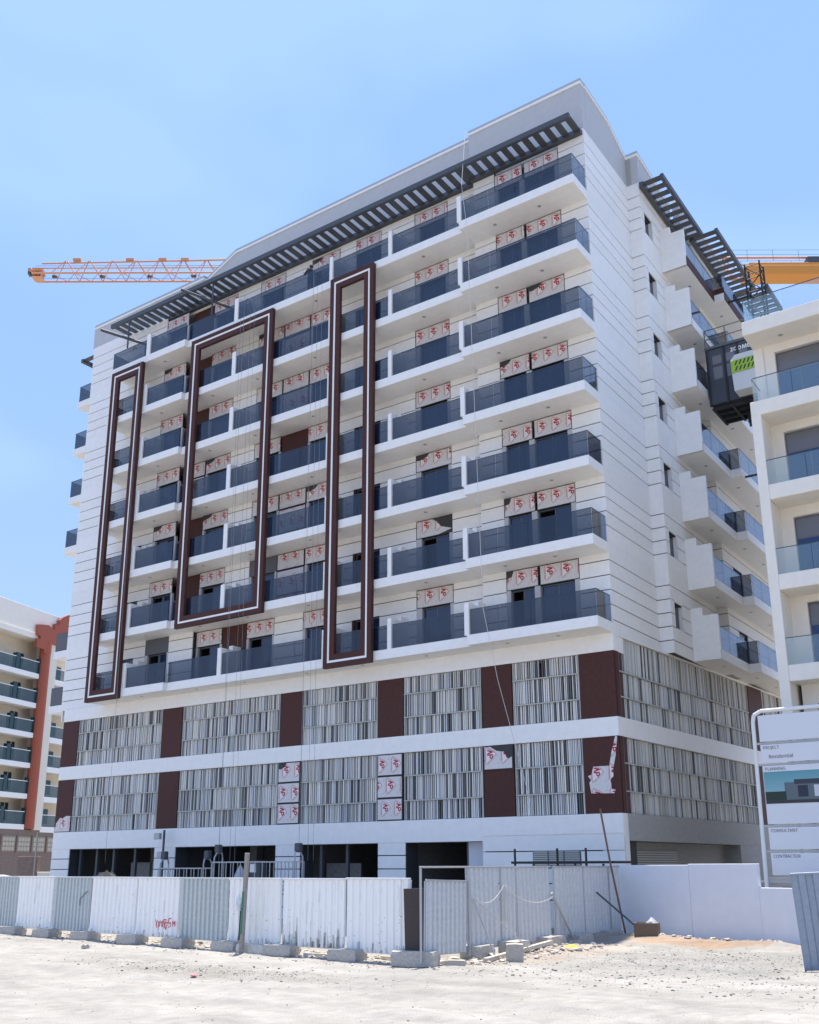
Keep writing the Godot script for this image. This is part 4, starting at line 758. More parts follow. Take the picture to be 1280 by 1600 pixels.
func signboard():
	var o := thing("project_sign", "white steel framed project board with text rows and a building picture", "sign", Vector3(5.75, 0, 2.5))
	var f := Mb.new(); f.path([Vector3(-0.1, 0, 0), Vector3(-0.03, 6.75, 0), Vector3(0.02, 6.98, 0), Vector3(0.25, 7.1, 0), Vector3(4.0, 7.1, 0), Vector3(4.2, 6.95, 0), Vector3(4.25, 6.7, 0), Vector3(4.25, 0, 0)], 0.065, 9); P(o, "frame", f.mesh(), M.sheetwhite)
	var rows := [[6.1, 6.95, ""], [5.42, 6.0, "PROJECT"], [4.3, 5.32, "PLANNING"], [3.5, 4.12, ""], [2.72, 3.4, "CONSULTANT"], [1.95, 2.62, "CONTRACTOR"]]
	for r in rows:
		var b := B(o, "board", M.board, 0.14, 4.1, r[0], r[1], -0.03, 0.03, 0.006)
		if r[2] != "":
			var sf := SystemFont.new(); sf.font_names = PackedStringArray(["Droid Sans"])
			var t := TextMesh.new(); t.text = r[2]; t.font = sf; t.font_size = 24; t.pixel_size = 0.0055; t.depth = 0.004; t.horizontal_alignment = HORIZONTAL_ALIGNMENT_LEFT; P(b, "lettering", t, M.ink, Vector3(-1.9, (r[1] - r[0]) / 2 - 0.1, 0.033))
		if r[2] == "PROJECT":
			var sf := SystemFont.new(); sf.font_names = PackedStringArray(["Droid Sans"])
			var t := TextMesh.new(); t.text = "Residential"; t.font = sf; t.font_size = 24; t.pixel_size = 0.0065; t.depth = 0.004; t.horizontal_alignment = HORIZONTAL_ALIGNMENT_LEFT; P(b, "lettering", t, M.ink, Vector3(-1.75, -0.1, 0.033))
	# the printed picture
	var img := Image.create(256, 96, false, Image.FORMAT_RGB8)
	for y in 96: 
		for x in 256: img.set_pixel(x, y, Color(0.36, 0.58, 0.62).lerp(Color(0.6, 0.72, 0.74), y / 96.0))
	img.fill_rect(Rect2i(40, 34, 216, 62), Color(0.36, 0.4, 0.42)); img.fill_rect(Rect2i(60, 26, 196, 14), Color(0.2, 0.23, 0.27)); img.fill_rect(Rect2i(0, 60, 42, 36), Color(0.13, 0.2, 0.16)); img.fill_rect(Rect2i(0, 86, 256, 10), Color(0.2, 0.2, 0.21))
	for i in 6: img.fill_rect(Rect2i(66 + i * 32, 44, 20, 34), Color(0.75, 0.77, 0.78) if i % 2 else Color(0.15, 0.18, 0.24))
	var pm := StandardMaterial3D.new(); pm.albedo_texture = tex(img); pm.roughness = 0.6
	var pb := Mb.new(); pb.quad(Vector3(0, 0, 0), Vector3(3.92, 0, 0), Vector3(3.92, 1.0, 0), Vector3(0, 1.0, 0), Vector3(0, 0, 1)); P(o, "picture", pb.mesh(), pm, Vector3(0.16, 4.13, 0.034))
	B(o, "picture_board", M.board, 0.14, 4.1, 4.12, 4.29, -0.03, 0.028)
	for y in [1.85, 2.67, 3.45, 5.37, 6.05]: B(o, "cross_rail", M.galv2, -0.02, 4.2, y - 0.035, y + 0.035, -0.1, -0.031)
	B(o, "lower_rail", M.galv2, -0.5, 4.2, 1.72, 1.8, -0.1, -0.03); B(o, "brace", M.steel, 0.3, 4.1, 1.1, 1.6, -0.5, -0.3)
	for x in [1.0, 2.5]: B(o, "rear_post", M.galv2, x, x + 0.09, 0, 6.9, -0.2, -0.11)
func small_things():
	# floodlights by the second shopfront
	var fl := thing("floodlight_post", "thin post with two floodlights between two shopfronts", "floodlight", Vector3(-24.35, 0, 0.6))
	B(fl, "post", M.steel, -0.04, 0.04, 0, 4.05, -0.04, 0.04); B(fl, "lamp", M.galv2, -0.5, -0.1, 3.6, 3.9, 0.05, 0.25, 0.02); B(fl, "lamp", M.galv2, -0.2, 0.3, 2.75, 3.0, 0.05, 0.25, 0.02)
	# ropes and cables down the front
	pole("white_rope", [Vector3(-6.0, 37.1, 0.4), Vector3(-5.3, 32.6, 2.0), Vector3(-5.05, 30.1, 2.0), Vector3(-4.69, 12.3, 2.0), Vector3(-4.33, 9.4, 1.6), Vector3(-3.6, 4.7, 0.6)], 0.011, M.rope, "white rope hanging down the right part of the front", "rope")
	var i := 0
	for e in [[-19.3, "thin hanging cable left of the pair in the wide frame"], [-18.6, "left cable of the close pair crossing the white band"], [-18.3, "right cable of the close pair crossing the white band"], [-27.3, "thin hanging cable above the left shopfront"], [-13.95, "left cable of the pair beside the tall narrow frame"], [-13.65, "right cable of the pair beside the tall narrow frame"]]:
		pole("cable", [Vector3(e[0], 30.5, 1.95), Vector3(e[0] + 0.1, 16, 1.95), Vector3(e[0] + 0.25, 2.5, 1.95)], 0.0065, M.wire, e[1], "cable", "hanging cables on the front"); i += 1
	gondola(-17.65, -13.0, 1.35, "grey suspended work platform with a plastic wrapped winch before the shopfronts"); gondola(-21.1, -18.3, 1.1, "lower dark suspended platform before the wide shopfront")
	tag(P(self, "plastic_cover", bag_mesh(0.28, 0.95, 12), M.plastic, Vector3(-16.3, 1.36, 3.3)), "clear plastic cover hung on the platform rail", "plastic sheet")
	var gr := B(self, "grey_drum", M.steel, -15.6, -15.0, 1.36, 2.5, 3.1, 3.6, 0.08); tag(gr, "dark box with a white label on the platform", "box"); B(gr, "white_label", M.whitewash, -0.2, 0.15, 0.1, 0.45, 0.25, 0.256)
	# outriggers on the top balcony at the left
	pole("outrigger_beam", [Vector3(-30.4, 33.3, 2.6), Vector3(-28.2, 32.5, 0.2)], 0.09, M.steel, "grey outrigger beam sticking out at the top left corner", "beam"); pole("outrigger_beam", [Vector3(-23.6, 33.6, 2.5), Vector3(-21.8, 32.9, 0.2)], 0.08, M.steel, "grey outrigger beam above the wide frame", "beam")
	for e in [[-29.2, 32.2, 34.0, 1.5, "short upright at the left outrigger"], [-22.4, 32.2, 34.2, 1.2, "upright of the middle outrigger"]]: pole("upright", [Vector3(e[0], e[1], e[3]), Vector3(e[0], e[2], e[3])], 0.05, M.steel, e[4], "post")
	tag(P(self, "plastic_sheet", bag_mesh(0.3, 1.25, 31), M.thinplastic, Vector3(-20.2, 31.45, 0.6)), "crumpled plastic bundle on the top balcony above the wide frame", "plastic sheet"); tag(P(self, "plastic_sheet", bag_mesh(0.25, 1.3, 33), M.thinplastic, Vector3(-14.75, 31.9, 0.4)), "hanging torn plastic beside the person on the top balcony", "plastic sheet")
	# parked car and a low yellow wall beyond the fence at the left
	var cw := thing("yard_wall", "pale yellow yard wall far left below the beige block", "wall", Vector3(-34.0, 0, -6.0), 0.6)
	B(cw, "wall", M.beigelight, -6, 1.5, 0, 2.0, -0.2, 0.2, 0.02); B(cw, "gate_pier", M.stone, 1.5, 4.2, 0, 2.7, -0.3, 0.3, 0.02); B(cw, "gate_pier", M.stone, -7.2, -6, 0, 2.9, -0.3, 0.3, 0.02)
	pole("thin_pole", [Vector3(-35.6, 0, 0.0), Vector3(-35.6, 4.2, 0.0)], 0.05, M.blockpale, "thin pale pole left of the white block's corner")
	car(Vector3(-21.5, 0, 11.6))
	tag(P(self, "tarpaulin_heap", bag_mesh(1.3, 2.05, 15), M.hoistdark, Vector3(-18.6, 0, 8.6)), "dark tarpaulin covered heap peeping over the fence", "heap")
func car(pos: Vector3):
	var o := thing("parked_car", "white car of which only the roof shows over the fence", "car", pos, 0.1)
	var prof := PackedVector2Array([Vector2(-2.3, 0.35), Vector2(2.25, 0.35), Vector2(2.3, 0.75), Vector2(2.1, 1.0), Vector2(1.2, 1.12), Vector2(0.55, 1.7), Vector2(0.2, 1.88), Vector2(-0.6, 1.98), Vector2(-1.4, 1.95), Vector2(-1.9, 1.8), Vector2(-2.2, 1.2), Vector2(-2.32, 0.9)])
	var b := Mb.new(); b.prism(prof, Vector3(0, 0, -0.88), Vector3.RIGHT, Vector3.UP, Vector3(0, 0, 1.76)); P(o, "body", b.mesh(), M.carpaint)
	for z in [0.885, -0.895]:
		for q in [[-1.8, -1.35], [-1.25, -0.45], [-0.38, 0.4]]: B(o, "side_window", M.door_glass, q[0], q[1], 1.22, 1.72, z, z + 0.01)
	for x in [-1.45, 1.45]:
		for z in [-0.8, 0.8]:
			var w := Mb.new(); w.tube(Vector3(x, 0.35, z - 0.11), Vector3(x, 0.35, z + 0.11), 0.35, 0.35, 18); var t := P(o, "wheel", w.mesh(), M.hoistdark); var r := Mb.new(); r.tube(Vector3(x, 0.35, z - 0.12), Vector3(x, 0.35, z + 0.12), 0.2, 0.2, 12); P(t, "rim", r.mesh(), M.alu)
	for z in [-0.6, 0.6]: B(o, "headlight", M.whitewash, 2.22, 2.31, 0.72, 0.85, z - 0.2, z + 0.2, 0.02)
# ---------------------------------------------------------------- the worker, meshed from a smooth field of tapered limbs
func blob(limbs: Array, cell: float, k: float) -> Mesh:
	var lo := Vector3.ONE * 99; var hi := -lo
	for l in limbs:
		for p in [[l[0], l[2]], [l[1], l[3]]]: lo = lo.min(p[0] - Vector3.ONE * (p[1] + k + cell * 2)); hi = hi.max(p[0] + Vector3.ONE * (p[1] + k + cell * 2))
	var n := Vector3i(((hi - lo) / cell).ceil()) + Vector3i.ONE
	var f := PackedFloat32Array(); f.resize(n.x * n.y * n.z); f.fill(9.0)
	for l in limbs:   # only the cells near each limb
		var a: Vector3 = l[0]; var bb: Vector3 = l[1]; var ra: float = l[2]; var rb: float = l[3]; var m := maxf(ra, rb) + k + cell * 2
		var i0 := Vector3i(((a.min(bb) - Vector3.ONE * m - lo) / cell).floor()).clamp(Vector3i.ZERO, n - Vector3i.ONE); var i1 := Vector3i(((a.max(bb) + Vector3.ONE * m - lo) / cell).ceil()).clamp(Vector3i.ZERO, n - Vector3i.ONE)
		var ab := bb - a; var q := maxf(ab.length_squared(), 1e-9)
		for z in range(i0.z, i1.z + 1):
			for y in range(i0.y, i1.y + 1):
				for x in range(i0.x, i1.x + 1):
					var p := lo + Vector3(x, y, z) * cell
					var t := clampf((p - a).dot(ab) / q, 0, 1); var d := (p - a - ab * t).length() - lerpf(ra, rb, t)
					var id := x + n.x * (y + n.y * z); var e := f[id]; var h := maxf(k - absf(e - d), 0.0) / k
					f[id] = minf(e, d) - h * h * k * 0.25
	var vid := {}; var vs := PackedVector3Array(); var idx := PackedInt32Array()
	var st := [1, n.x, n.x * n.y]
	for z in n.z - 1:
		for y in n.y - 1:
			for x in n.x - 1:
				var id := x + n.x * (y + n.y * z); var s := Vector3.ZERO; var c := 0; var base := f[id] < 0
				var mixed := false
				for q in 8:
					if (f[id + (q & 1) + n.x * ((q >> 1) & 1) + n.x * n.y * (q >> 2)] < 0) != base: mixed = true; break
				if not mixed: continue
				for e in 12:
					var ax := e / 4; var u := (ax + 1) % 3; var w := (ax + 2) % 3
					var o0 := Vector3i.ZERO; o0[u] = e & 1; o0[w] = (e >> 1) & 1; var o1 := o0; o1[ax] = 1
					var a := f[id + o0.x + n.x * o0.y + n.x * n.y * o0.z]; var b2 := f[id + o1.x + n.x * o1.y + n.x * n.y * o1.z]
					if (a < 0) != (b2 < 0): s += Vector3(o0).lerp(Vector3(o1), a / (a - b2)); c += 1
				vid[id] = vs.size(); vs.append(lo + (Vector3(x, y, z) + s / c) * cell)
	for z in range(1, n.z - 1):
		for y in range(1, n.y - 1):
			for x in range(1, n.x - 1):
				var id := x + n.x * (y + n.y * z)
				for ax in 3:
					if (f[id] < 0) == (f[id + st[ax]] < 0): continue
					var u: int = st[(ax + 1) % 3]; var w: int = st[(ax + 2) % 3]
					var q := [vid[id], vid[id - u], vid[id - u - w], vid[id - w]]
					if f[id] < 0: idx.append_array([q[0], q[2], q[1], q[0], q[3], q[2]])
					else: idx.append_array([q[0], q[1], q[2], q[0], q[2], q[3]])
	var sf := SurfaceTool.new(); sf.begin(Mesh.PRIMITIVE_TRIANGLES); sf.set_smooth_group(0)
	for v in vs: sf.add_vertex(v)
	for i in idx: sf.add_index(i)
	sf.generate_normals(); return sf.commit()
func worker():
	var o := thing("person", "person in dark clothes standing on the top balcony with raised hands", "person", Vector3(-15.5, 31.27, 0.72), -PI / 2 - 0.35)
	var V := func(x, y, z): return Vector3(x, y, z)   # faces +z
	var legs := []; var torso := []; var arms := []; var skin := []
	for s in [-1.0, 1.0]:
		legs += [[Vector3(0.09 * s, 0.9, 0), Vector3(0.1 * s, 0.48, 0.02), 0.085, 0.058], [Vector3(0.1 * s, 0.48, 0.02), Vector3(0.11 * s, 0.1, -0.01), 0.058, 0.042]]
		var sh := Vector3(0.18 * s, 1.4, 0); var el := Vector3(0.25 * s, 1.2, 0.2); var wr := Vector3(0.17 * s, 1.36 + 0.08 * s, 0.42)
		arms += [[sh, el, 0.052, 0.042], [el, wr, 0.042, 0.03]]
		skin += [[el.lerp(wr, 0.6), wr, 0.034, 0.026]]
		var pd := (wr - el).normalized(); var palm := wr + pd * 0.05
		var hand := [[wr, palm, 0.026, 0.03], [palm + Vector3(-0.02, 0, 0), palm + pd * 0.04 + Vector3(-0.025, 0, 0), 0.02, 0.015], [palm + Vector3(0.02, 0, 0), palm + pd * 0.04 + Vector3(0.025, 0, 0), 0.02, 0.015]]
		for i in 4:
			var b := palm + pd * 0.035 + Vector3(-0.034 + 0.023 * i, 0, 0); var L: float = [0.032, 0.038, 0.036, 0.026][i]
			hand += [[b, b + pd * L, 0.009, 0.0085], [b + pd * L, b + pd * (L * 1.8) + Vector3(0, -0.012, 0.01), 0.0085, 0.0075]]
		hand += [[palm + Vector3(-0.03 * s, 0, 0), palm + Vector3(-0.062 * s, 0.012, 0) + pd * 0.03, 0.011, 0.009], [palm + Vector3(-0.062 * s, 0.012, 0) + pd * 0.03, palm + Vector3(-0.066 * s, 0.012, 0) + pd * 0.058, 0.009, 0.008]]
		P(o, "hand", blob(hand, 0.005, 0.006), M.skin)
		skin += [[Vector3(0.11 * s, 0.12, -0.01), Vector3(0.11 * s, 0.05, 0.0), 0.04, 0.04]]
		P(o, "shoe", blob([[Vector3(0.11 * s, 0.05, -0.05), Vector3(0.12 * s, 0.04, 0.15), 0.048, 0.04]], 0.012, 0.02), M.hoistdark)
	torso = [[Vector3(0, 0.95, 0), Vector3(0, 1.15, 0), 0.13, 0.125], [Vector3(-0.05, 1.15, 0), Vector3(-0.08, 1.34, 0), 0.12, 0.12], [Vector3(0.05, 1.15, 0), Vector3(0.08, 1.34, 0), 0.12, 0.12], [Vector3(-0.15, 1.41, 0), Vector3(0.15, 1.41, 0), 0.06, 0.06]]
	var head := [[Vector3(0, 1.44, 0), Vector3(0, 1.54, 0.015), 0.05, 0.048], [Vector3(0, 1.60, 0.03), Vector3(0, 1.66, 0.02), 0.068, 0.085], [Vector3(0, 1.56, 0.055), Vector3(0, 1.57, 0.06), 0.045, 0.045], [Vector3(0, 1.625, 0.105), Vector3(0, 1.60, 0.122), 0.011, 0.015], [Vector3(-0.08, 1.63, 0.01), Vector3(-0.085, 1.6, 0.01), 0.016, 0.012], [Vector3(0.08, 1.63, 0.01), Vector3(0.085, 1.6, 0.01), 0.016, 0.012]]
	P(o, "body", blob(legs + torso + arms + skin, 0.018, 0.03), M.skin); P(o, "head", blob(head, 0.009, 0.012), M.skin)
	var grow := func(a: Array, g: float): return a.map(func(l): return [l[0], l[1], l[2] + g, l[3] + g])
	var sleeves := arms.map(func(l): return l)
	P(o, "shirt", blob(grow.call(torso + [sleeves[0], [sleeves[1][0], sleeves[1][0].lerp(sleeves[1][1], 0.55), 0.042, 0.036], sleeves[2], [sleeves[3][0], sleeves[3][0].lerp(sleeves[3][1], 0.55), 0.042, 0.036]], 0.016), 0.018, 0.03), M.shirt)
	P(o, "trousers", blob(grow.call(legs + [[Vector3(0, 0.93, 0), Vector3(0, 0.98, 0), 0.125, 0.125]], 0.018), 0.018, 0.03), M.trousers)
	P(o, "hair", blob([[Vector3(0, 1.68, 0.0), Vector3(0, 1.66, -0.03), 0.088, 0.085]], 0.012, 0.02), M.hoistdark)
	for s in [-1.0, 1.0]: P(o, "eye", blob([[Vector3(0.032 * s, 1.632, 0.096), Vector3(0.034 * s, 1.632, 0.096), 0.01, 0.01]], 0.005, 0.004), M.hoistdark)
	P(o, "mouth", blob([[Vector3(-0.022, 1.565, 0.103), Vector3(0.022, 1.565, 0.103), 0.006, 0.006]], 0.004, 0.004), M.redpaint)
# ---------------------------------------------------------------- ground
func ground():
	var big := FastNoiseLite.new(); big.seed = 11; big.frequency = 0.09; big.fractal_octaves = 4
	var mid := FastNoiseLite.new(); mid.seed = 12; mid.frequency = 0.5; mid.fractal_octaves = 4
	var fine := FastNoiseLite.new(); fine.seed = 13; fine.frequency = 2.2; fine.fractal_octaves = 3
	var hgt := func(x: float, z: float) -> float:
		var near := clampf((z - 15.8 - (x + 10) * 0.06) / 3.0, 0, 1) * clampf((z - 3) / 3, 0, 1)
		var y := 0.06 * mid.get_noise_2d(x, z) + 0.022 * fine.get_noise_2d(x, z)
		for q in [[17.6, 0.05], [19.3, 0.05], [20.4, -0.02], [22.2, -0.02]]:   # wheel ruts
			var dz: float = (z - q[0] - q[1] * x - 0.35 * big.get_noise_2d(x * 0.7, q[0])) / 0.17; y -= 0.035 * exp(-dz * dz) - 0.018 * exp(-(absf(dz) - 1.7) * (absf(dz) - 1.7) * 2.0)
		y *= 0.45 + 0.55 * near
		var m := Vector2((x - 2.6) / 2.6, (z - 4.9) / 1.0).length(); y += 0.24 * exp(-m * m * 2.0)
		m = Vector2((x - 6.0) / 2.0, (z - 5.2) / 0.7).length(); y += 0.16 * exp(-m * m * 2.0)
		m = Vector2((x - 2.0) / 0.8, (z - 9.5) / 3.5).length(); y += 0.1 * exp(-m * m * 2.0) * (1 + mid.get_noise_2d(x * 3, z * 3))
		return y + 0.10 * clampf(mid.get_noise_2d(x * 0.9 + 50, z * 0.9), 0, 1) * (1 - near) * clampf((16 - z) / 2, 0, 1) * clampf((z - 2) / 2, 0, 1)
	var colr := func(x: float, z: float) -> Color:
		var c := Color(0.40, 0.381, 0.35)
		var g := smoothstep(0.0, 0.5, big.get_noise_2d(x * 1.2, z * 1.9) + 0.35 * mid.get_noise_2d(x * 2, z * 2))
		c = c.lerp(Color(0.32, 0.31, 0.285), g * 0.6)
		var rr := Vector2((x - 6.5) / 5.5, (z - 10.5) / 4.5).length(); c = c.lerp(Color(0.30, 0.297, 0.275), 0.8 * smoothstep(1.1, 0.3, rr + 0.35 * mid.get_noise_2d(x, z)))
		rr = Vector2((x + 2.5) / 4.5, (z - 18.6) / 1.1).length(); c = c.lerp(Color(0.30, 0.288, 0.25), 0.7 * smoothstep(1.1, 0.2, rr + 0.5 * mid.get_noise_2d(x * 2, z * 2)))
		rr = Vector2((x - 4.2) / 3.6, (z - 5.2) / 1.5).length(); c = c.lerp(Color(0.40, 0.275, 0.185), 0.8 * smoothstep(1.1, 0.4, rr + 0.5 * mid.get_noise_2d(x, z)))
		rr = Vector2((x - 2.2) / 1.6, (z - 10.0) / 4.5).length(); c = c.lerp(Color(0.46, 0.37, 0.30), 0.5 * smoothstep(1.1, 0.4, rr + 0.4 * mid.get_noise_2d(x, z)))
		var tr := sin((z - 0.10 * x) * 1.9 + 1.5 * big.get_noise_2d(x * 0.6, z)) ; c = c.lerp(Color(0.435, 0.417, 0.388), 0.35 * smoothstep(0.5, 1.0, tr))
		for q in [[17.6, 0.05], [19.3, 0.05], [20.4, -0.02], [22.2, -0.02]]:   # compacted wheel tracks
			var dz: float = (z - q[0] - q[1] * x - 0.35 * big.get_noise_2d(x * 0.7, q[0])) / 0.2
			if absf(dz) < 3.0: c = c.lerp(Color(0.33, 0.318, 0.295), 0.55 * exp(-dz * dz) * clampf(0.6 + 1.2 * mid.get_noise_2d(x * 0.6 + 3, z), 0, 1))
		return c * (1.0 + 0.2 * fine.get_noise_2d(x * 1.5, z * 1.5)) * (1.0 + 0.18 * mid.get_noise_2d(x + 9, z * 1.6)) * (1.0 + 0.12 * big.get_noise_2d(x * 0.8 + 30, z * 3.0))
	var b := Mb.new()
	var xs := PackedFloat32Array(); var zs := PackedFloat32Array()
	for e in [-700.0, -250.0, -120.0, -70.0, -50.0, -40.0, -32.0, -26.0, -22.0]: xs.append(e)
	var x := -20.0
	while x < 13.0: xs.append(x); x += 0.13
	for e in [14.0, 17.0, 22.0, 30.0, 45.0, 80.0, 160.0, 300.0, 700.0]: xs.append(e)
	for e in [-900.0, -400.0, -150.0, -80.0, -40.0, -20.0, -8.0, -2.0, 1.0]: zs.append(e)
	var z := 2.5
	while z < 27.0: zs.append(z); z += 0.13
	for e in [29.0, 33.0, 40.0, 60.0, 120.0, 300.0, 700.0]: zs.append(e)
	var nx := xs.size(); var nz := zs.size()
	var v := PackedVector3Array(); var cc := PackedColorArray(); var nn := PackedVector3Array(); var ix := PackedInt32Array()
	for j in nz:
		for i in nx:
			var inx := xs[i] > -21 and xs[i] < 13 and zs[j] > 1.5 and zs[j] < 28
			v.append(Vector3(xs[i], hgt.call(xs[i], zs[j]) if inx else 0.0, zs[j])); var q: Color = colr.call(xs[i], zs[j]); q.a = 1; cc.append(q)
	for j in nz:
		for i in nx:
			var a := v[j * nx + maxi(i - 1, 0)]; var c := v[j * nx + mini(i + 1, nx - 1)]; var d := v[maxi(j - 1, 0) * nx + i]; var e := v[mini(j + 1, nz - 1) * nx + i]
			nn.append((e - d).cross(c - a).normalized())
			if i < nx - 1 and j < nz - 1:
				var k := j * nx + i; ix.append_array([k, k + 1, k + nx, k + 1, k + nx + 1, k + nx])
	var ar := []; ar.resize(Mesh.ARRAY_MAX); ar[Mesh.ARRAY_VERTEX] = v; ar[Mesh.ARRAY_NORMAL] = nn; ar[Mesh.ARRAY_COLOR] = cc; ar[Mesh.ARRAY_INDEX] = ix
	var m := ArrayMesh.new(); m.add_surface_from_arrays(Mesh.PRIMITIVE_TRIANGLES, ar)
	tag(P(self, "ground", m, M.sand), "pale dusty sand ground with grey gravel patches", "", "", "structure")
	# loose stones
	var r := RandomNumberGenerator.new(); r.seed = 77
	var mm := MultiMesh.new(); mm.transform_format = MultiMesh.TRANSFORM_3D; mm.use_colors = true; mm.mesh = rock(Vector3.ONE, 3, 0.35); mm.instance_count = 16000
	for i in mm.instance_count:
		var px := r.randf_range(-17, 12.5); var pz := r.randf_range(4.5, 26.5)
		if i % 3 == 0: pz = r.randf_range(12.5, 15.4) + (px + 10) * 0.08
		if i % 5 < 2: px = 6.5 + 2.6 * r.randfn(); pz = 10.8 + 2.2 * r.randfn()
		if i % 7 == 0: px = -2.5 + 2.4 * r.randfn(); pz = 18.6 + 0.6 * r.randfn()
		var s := 0.005 + 0.016 * pow(r.randf(), 6.0) * (2.4 if i % 3 == 0 else 1.0) + r.randf() * 0.004
		mm.set_instance_transform(i, Transform3D(Basis.from_euler(Vector3(r.randf() * 0.6, r.randf() * TAU, r.randf() * 0.6)).scaled(Vector3(s * r.randf_range(0.8, 1.7), s * 0.8, s)), Vector3(px, hgt.call(px, pz) - s * 0.2, pz)))
		var t := r.randf_range(0.6, 1.05) * (0.5 if r.randf() < 0.2 else 1.0); mm.set_instance_color(i, Color(0.42 * t, 0.395 * t, 0.36 * t))
	var mi := MultiMeshInstance3D.new(); mi.name = "gravel"; mi.multimesh = mm; mi.material_override = M.pebble; add_child(mi, true); tag(mi, "loose stones and gravel scattered over the sand", "gravel", "", "stuff")
	# rubble along the fence foot
	var rb := MultiMesh.new(); rb.transform_format = MultiMesh.TRANSFORM_3D; rb.use_colors = true; rb.mesh = rock(Vector3.ONE, 8, 0.25); rb.instance_count = 900
	for i in rb.instance_count:
		var px := r.randf_range(-17, 1.5); var pz := 13.5 + (px + 17.2) * 0.0895 + r.randf_range(-1.6, 0.2)
		if i % 3 == 0: px = r.randf_range(1.4, 2.6); pz = r.randf_range(7, 14.5)
		if i % 7 == 0: px = r.randf_range(2.6, 6.6); pz = r.randf_range(4.2, 5.2)
		var s := 0.03 + 0.09 * pow(r.randf(), 3.0)
		rb.set_instance_transform(i, Transform3D(Basis.from_euler(Vector3(r.randf(), r.randf() * TAU, r.randf())).scaled(Vector3(s * r.randf_range(0.8, 2.2), s * 0.6, s)), Vector3(px, hgt.call(px, pz), pz)))
		var t := r.randf_range(0.6, 1.15); rb.set_instance_color(i, Color(0.52 * t, 0.46 * t, 0.40 * t))
	var ri := MultiMeshInstance3D.new(); ri.name = "rubble"; ri.multimesh = rb; ri.material_override = M.pebble; add_child(ri, true); tag(ri, "broken rubble strewn along the foot of the fence", "rubble", "", "stuff")
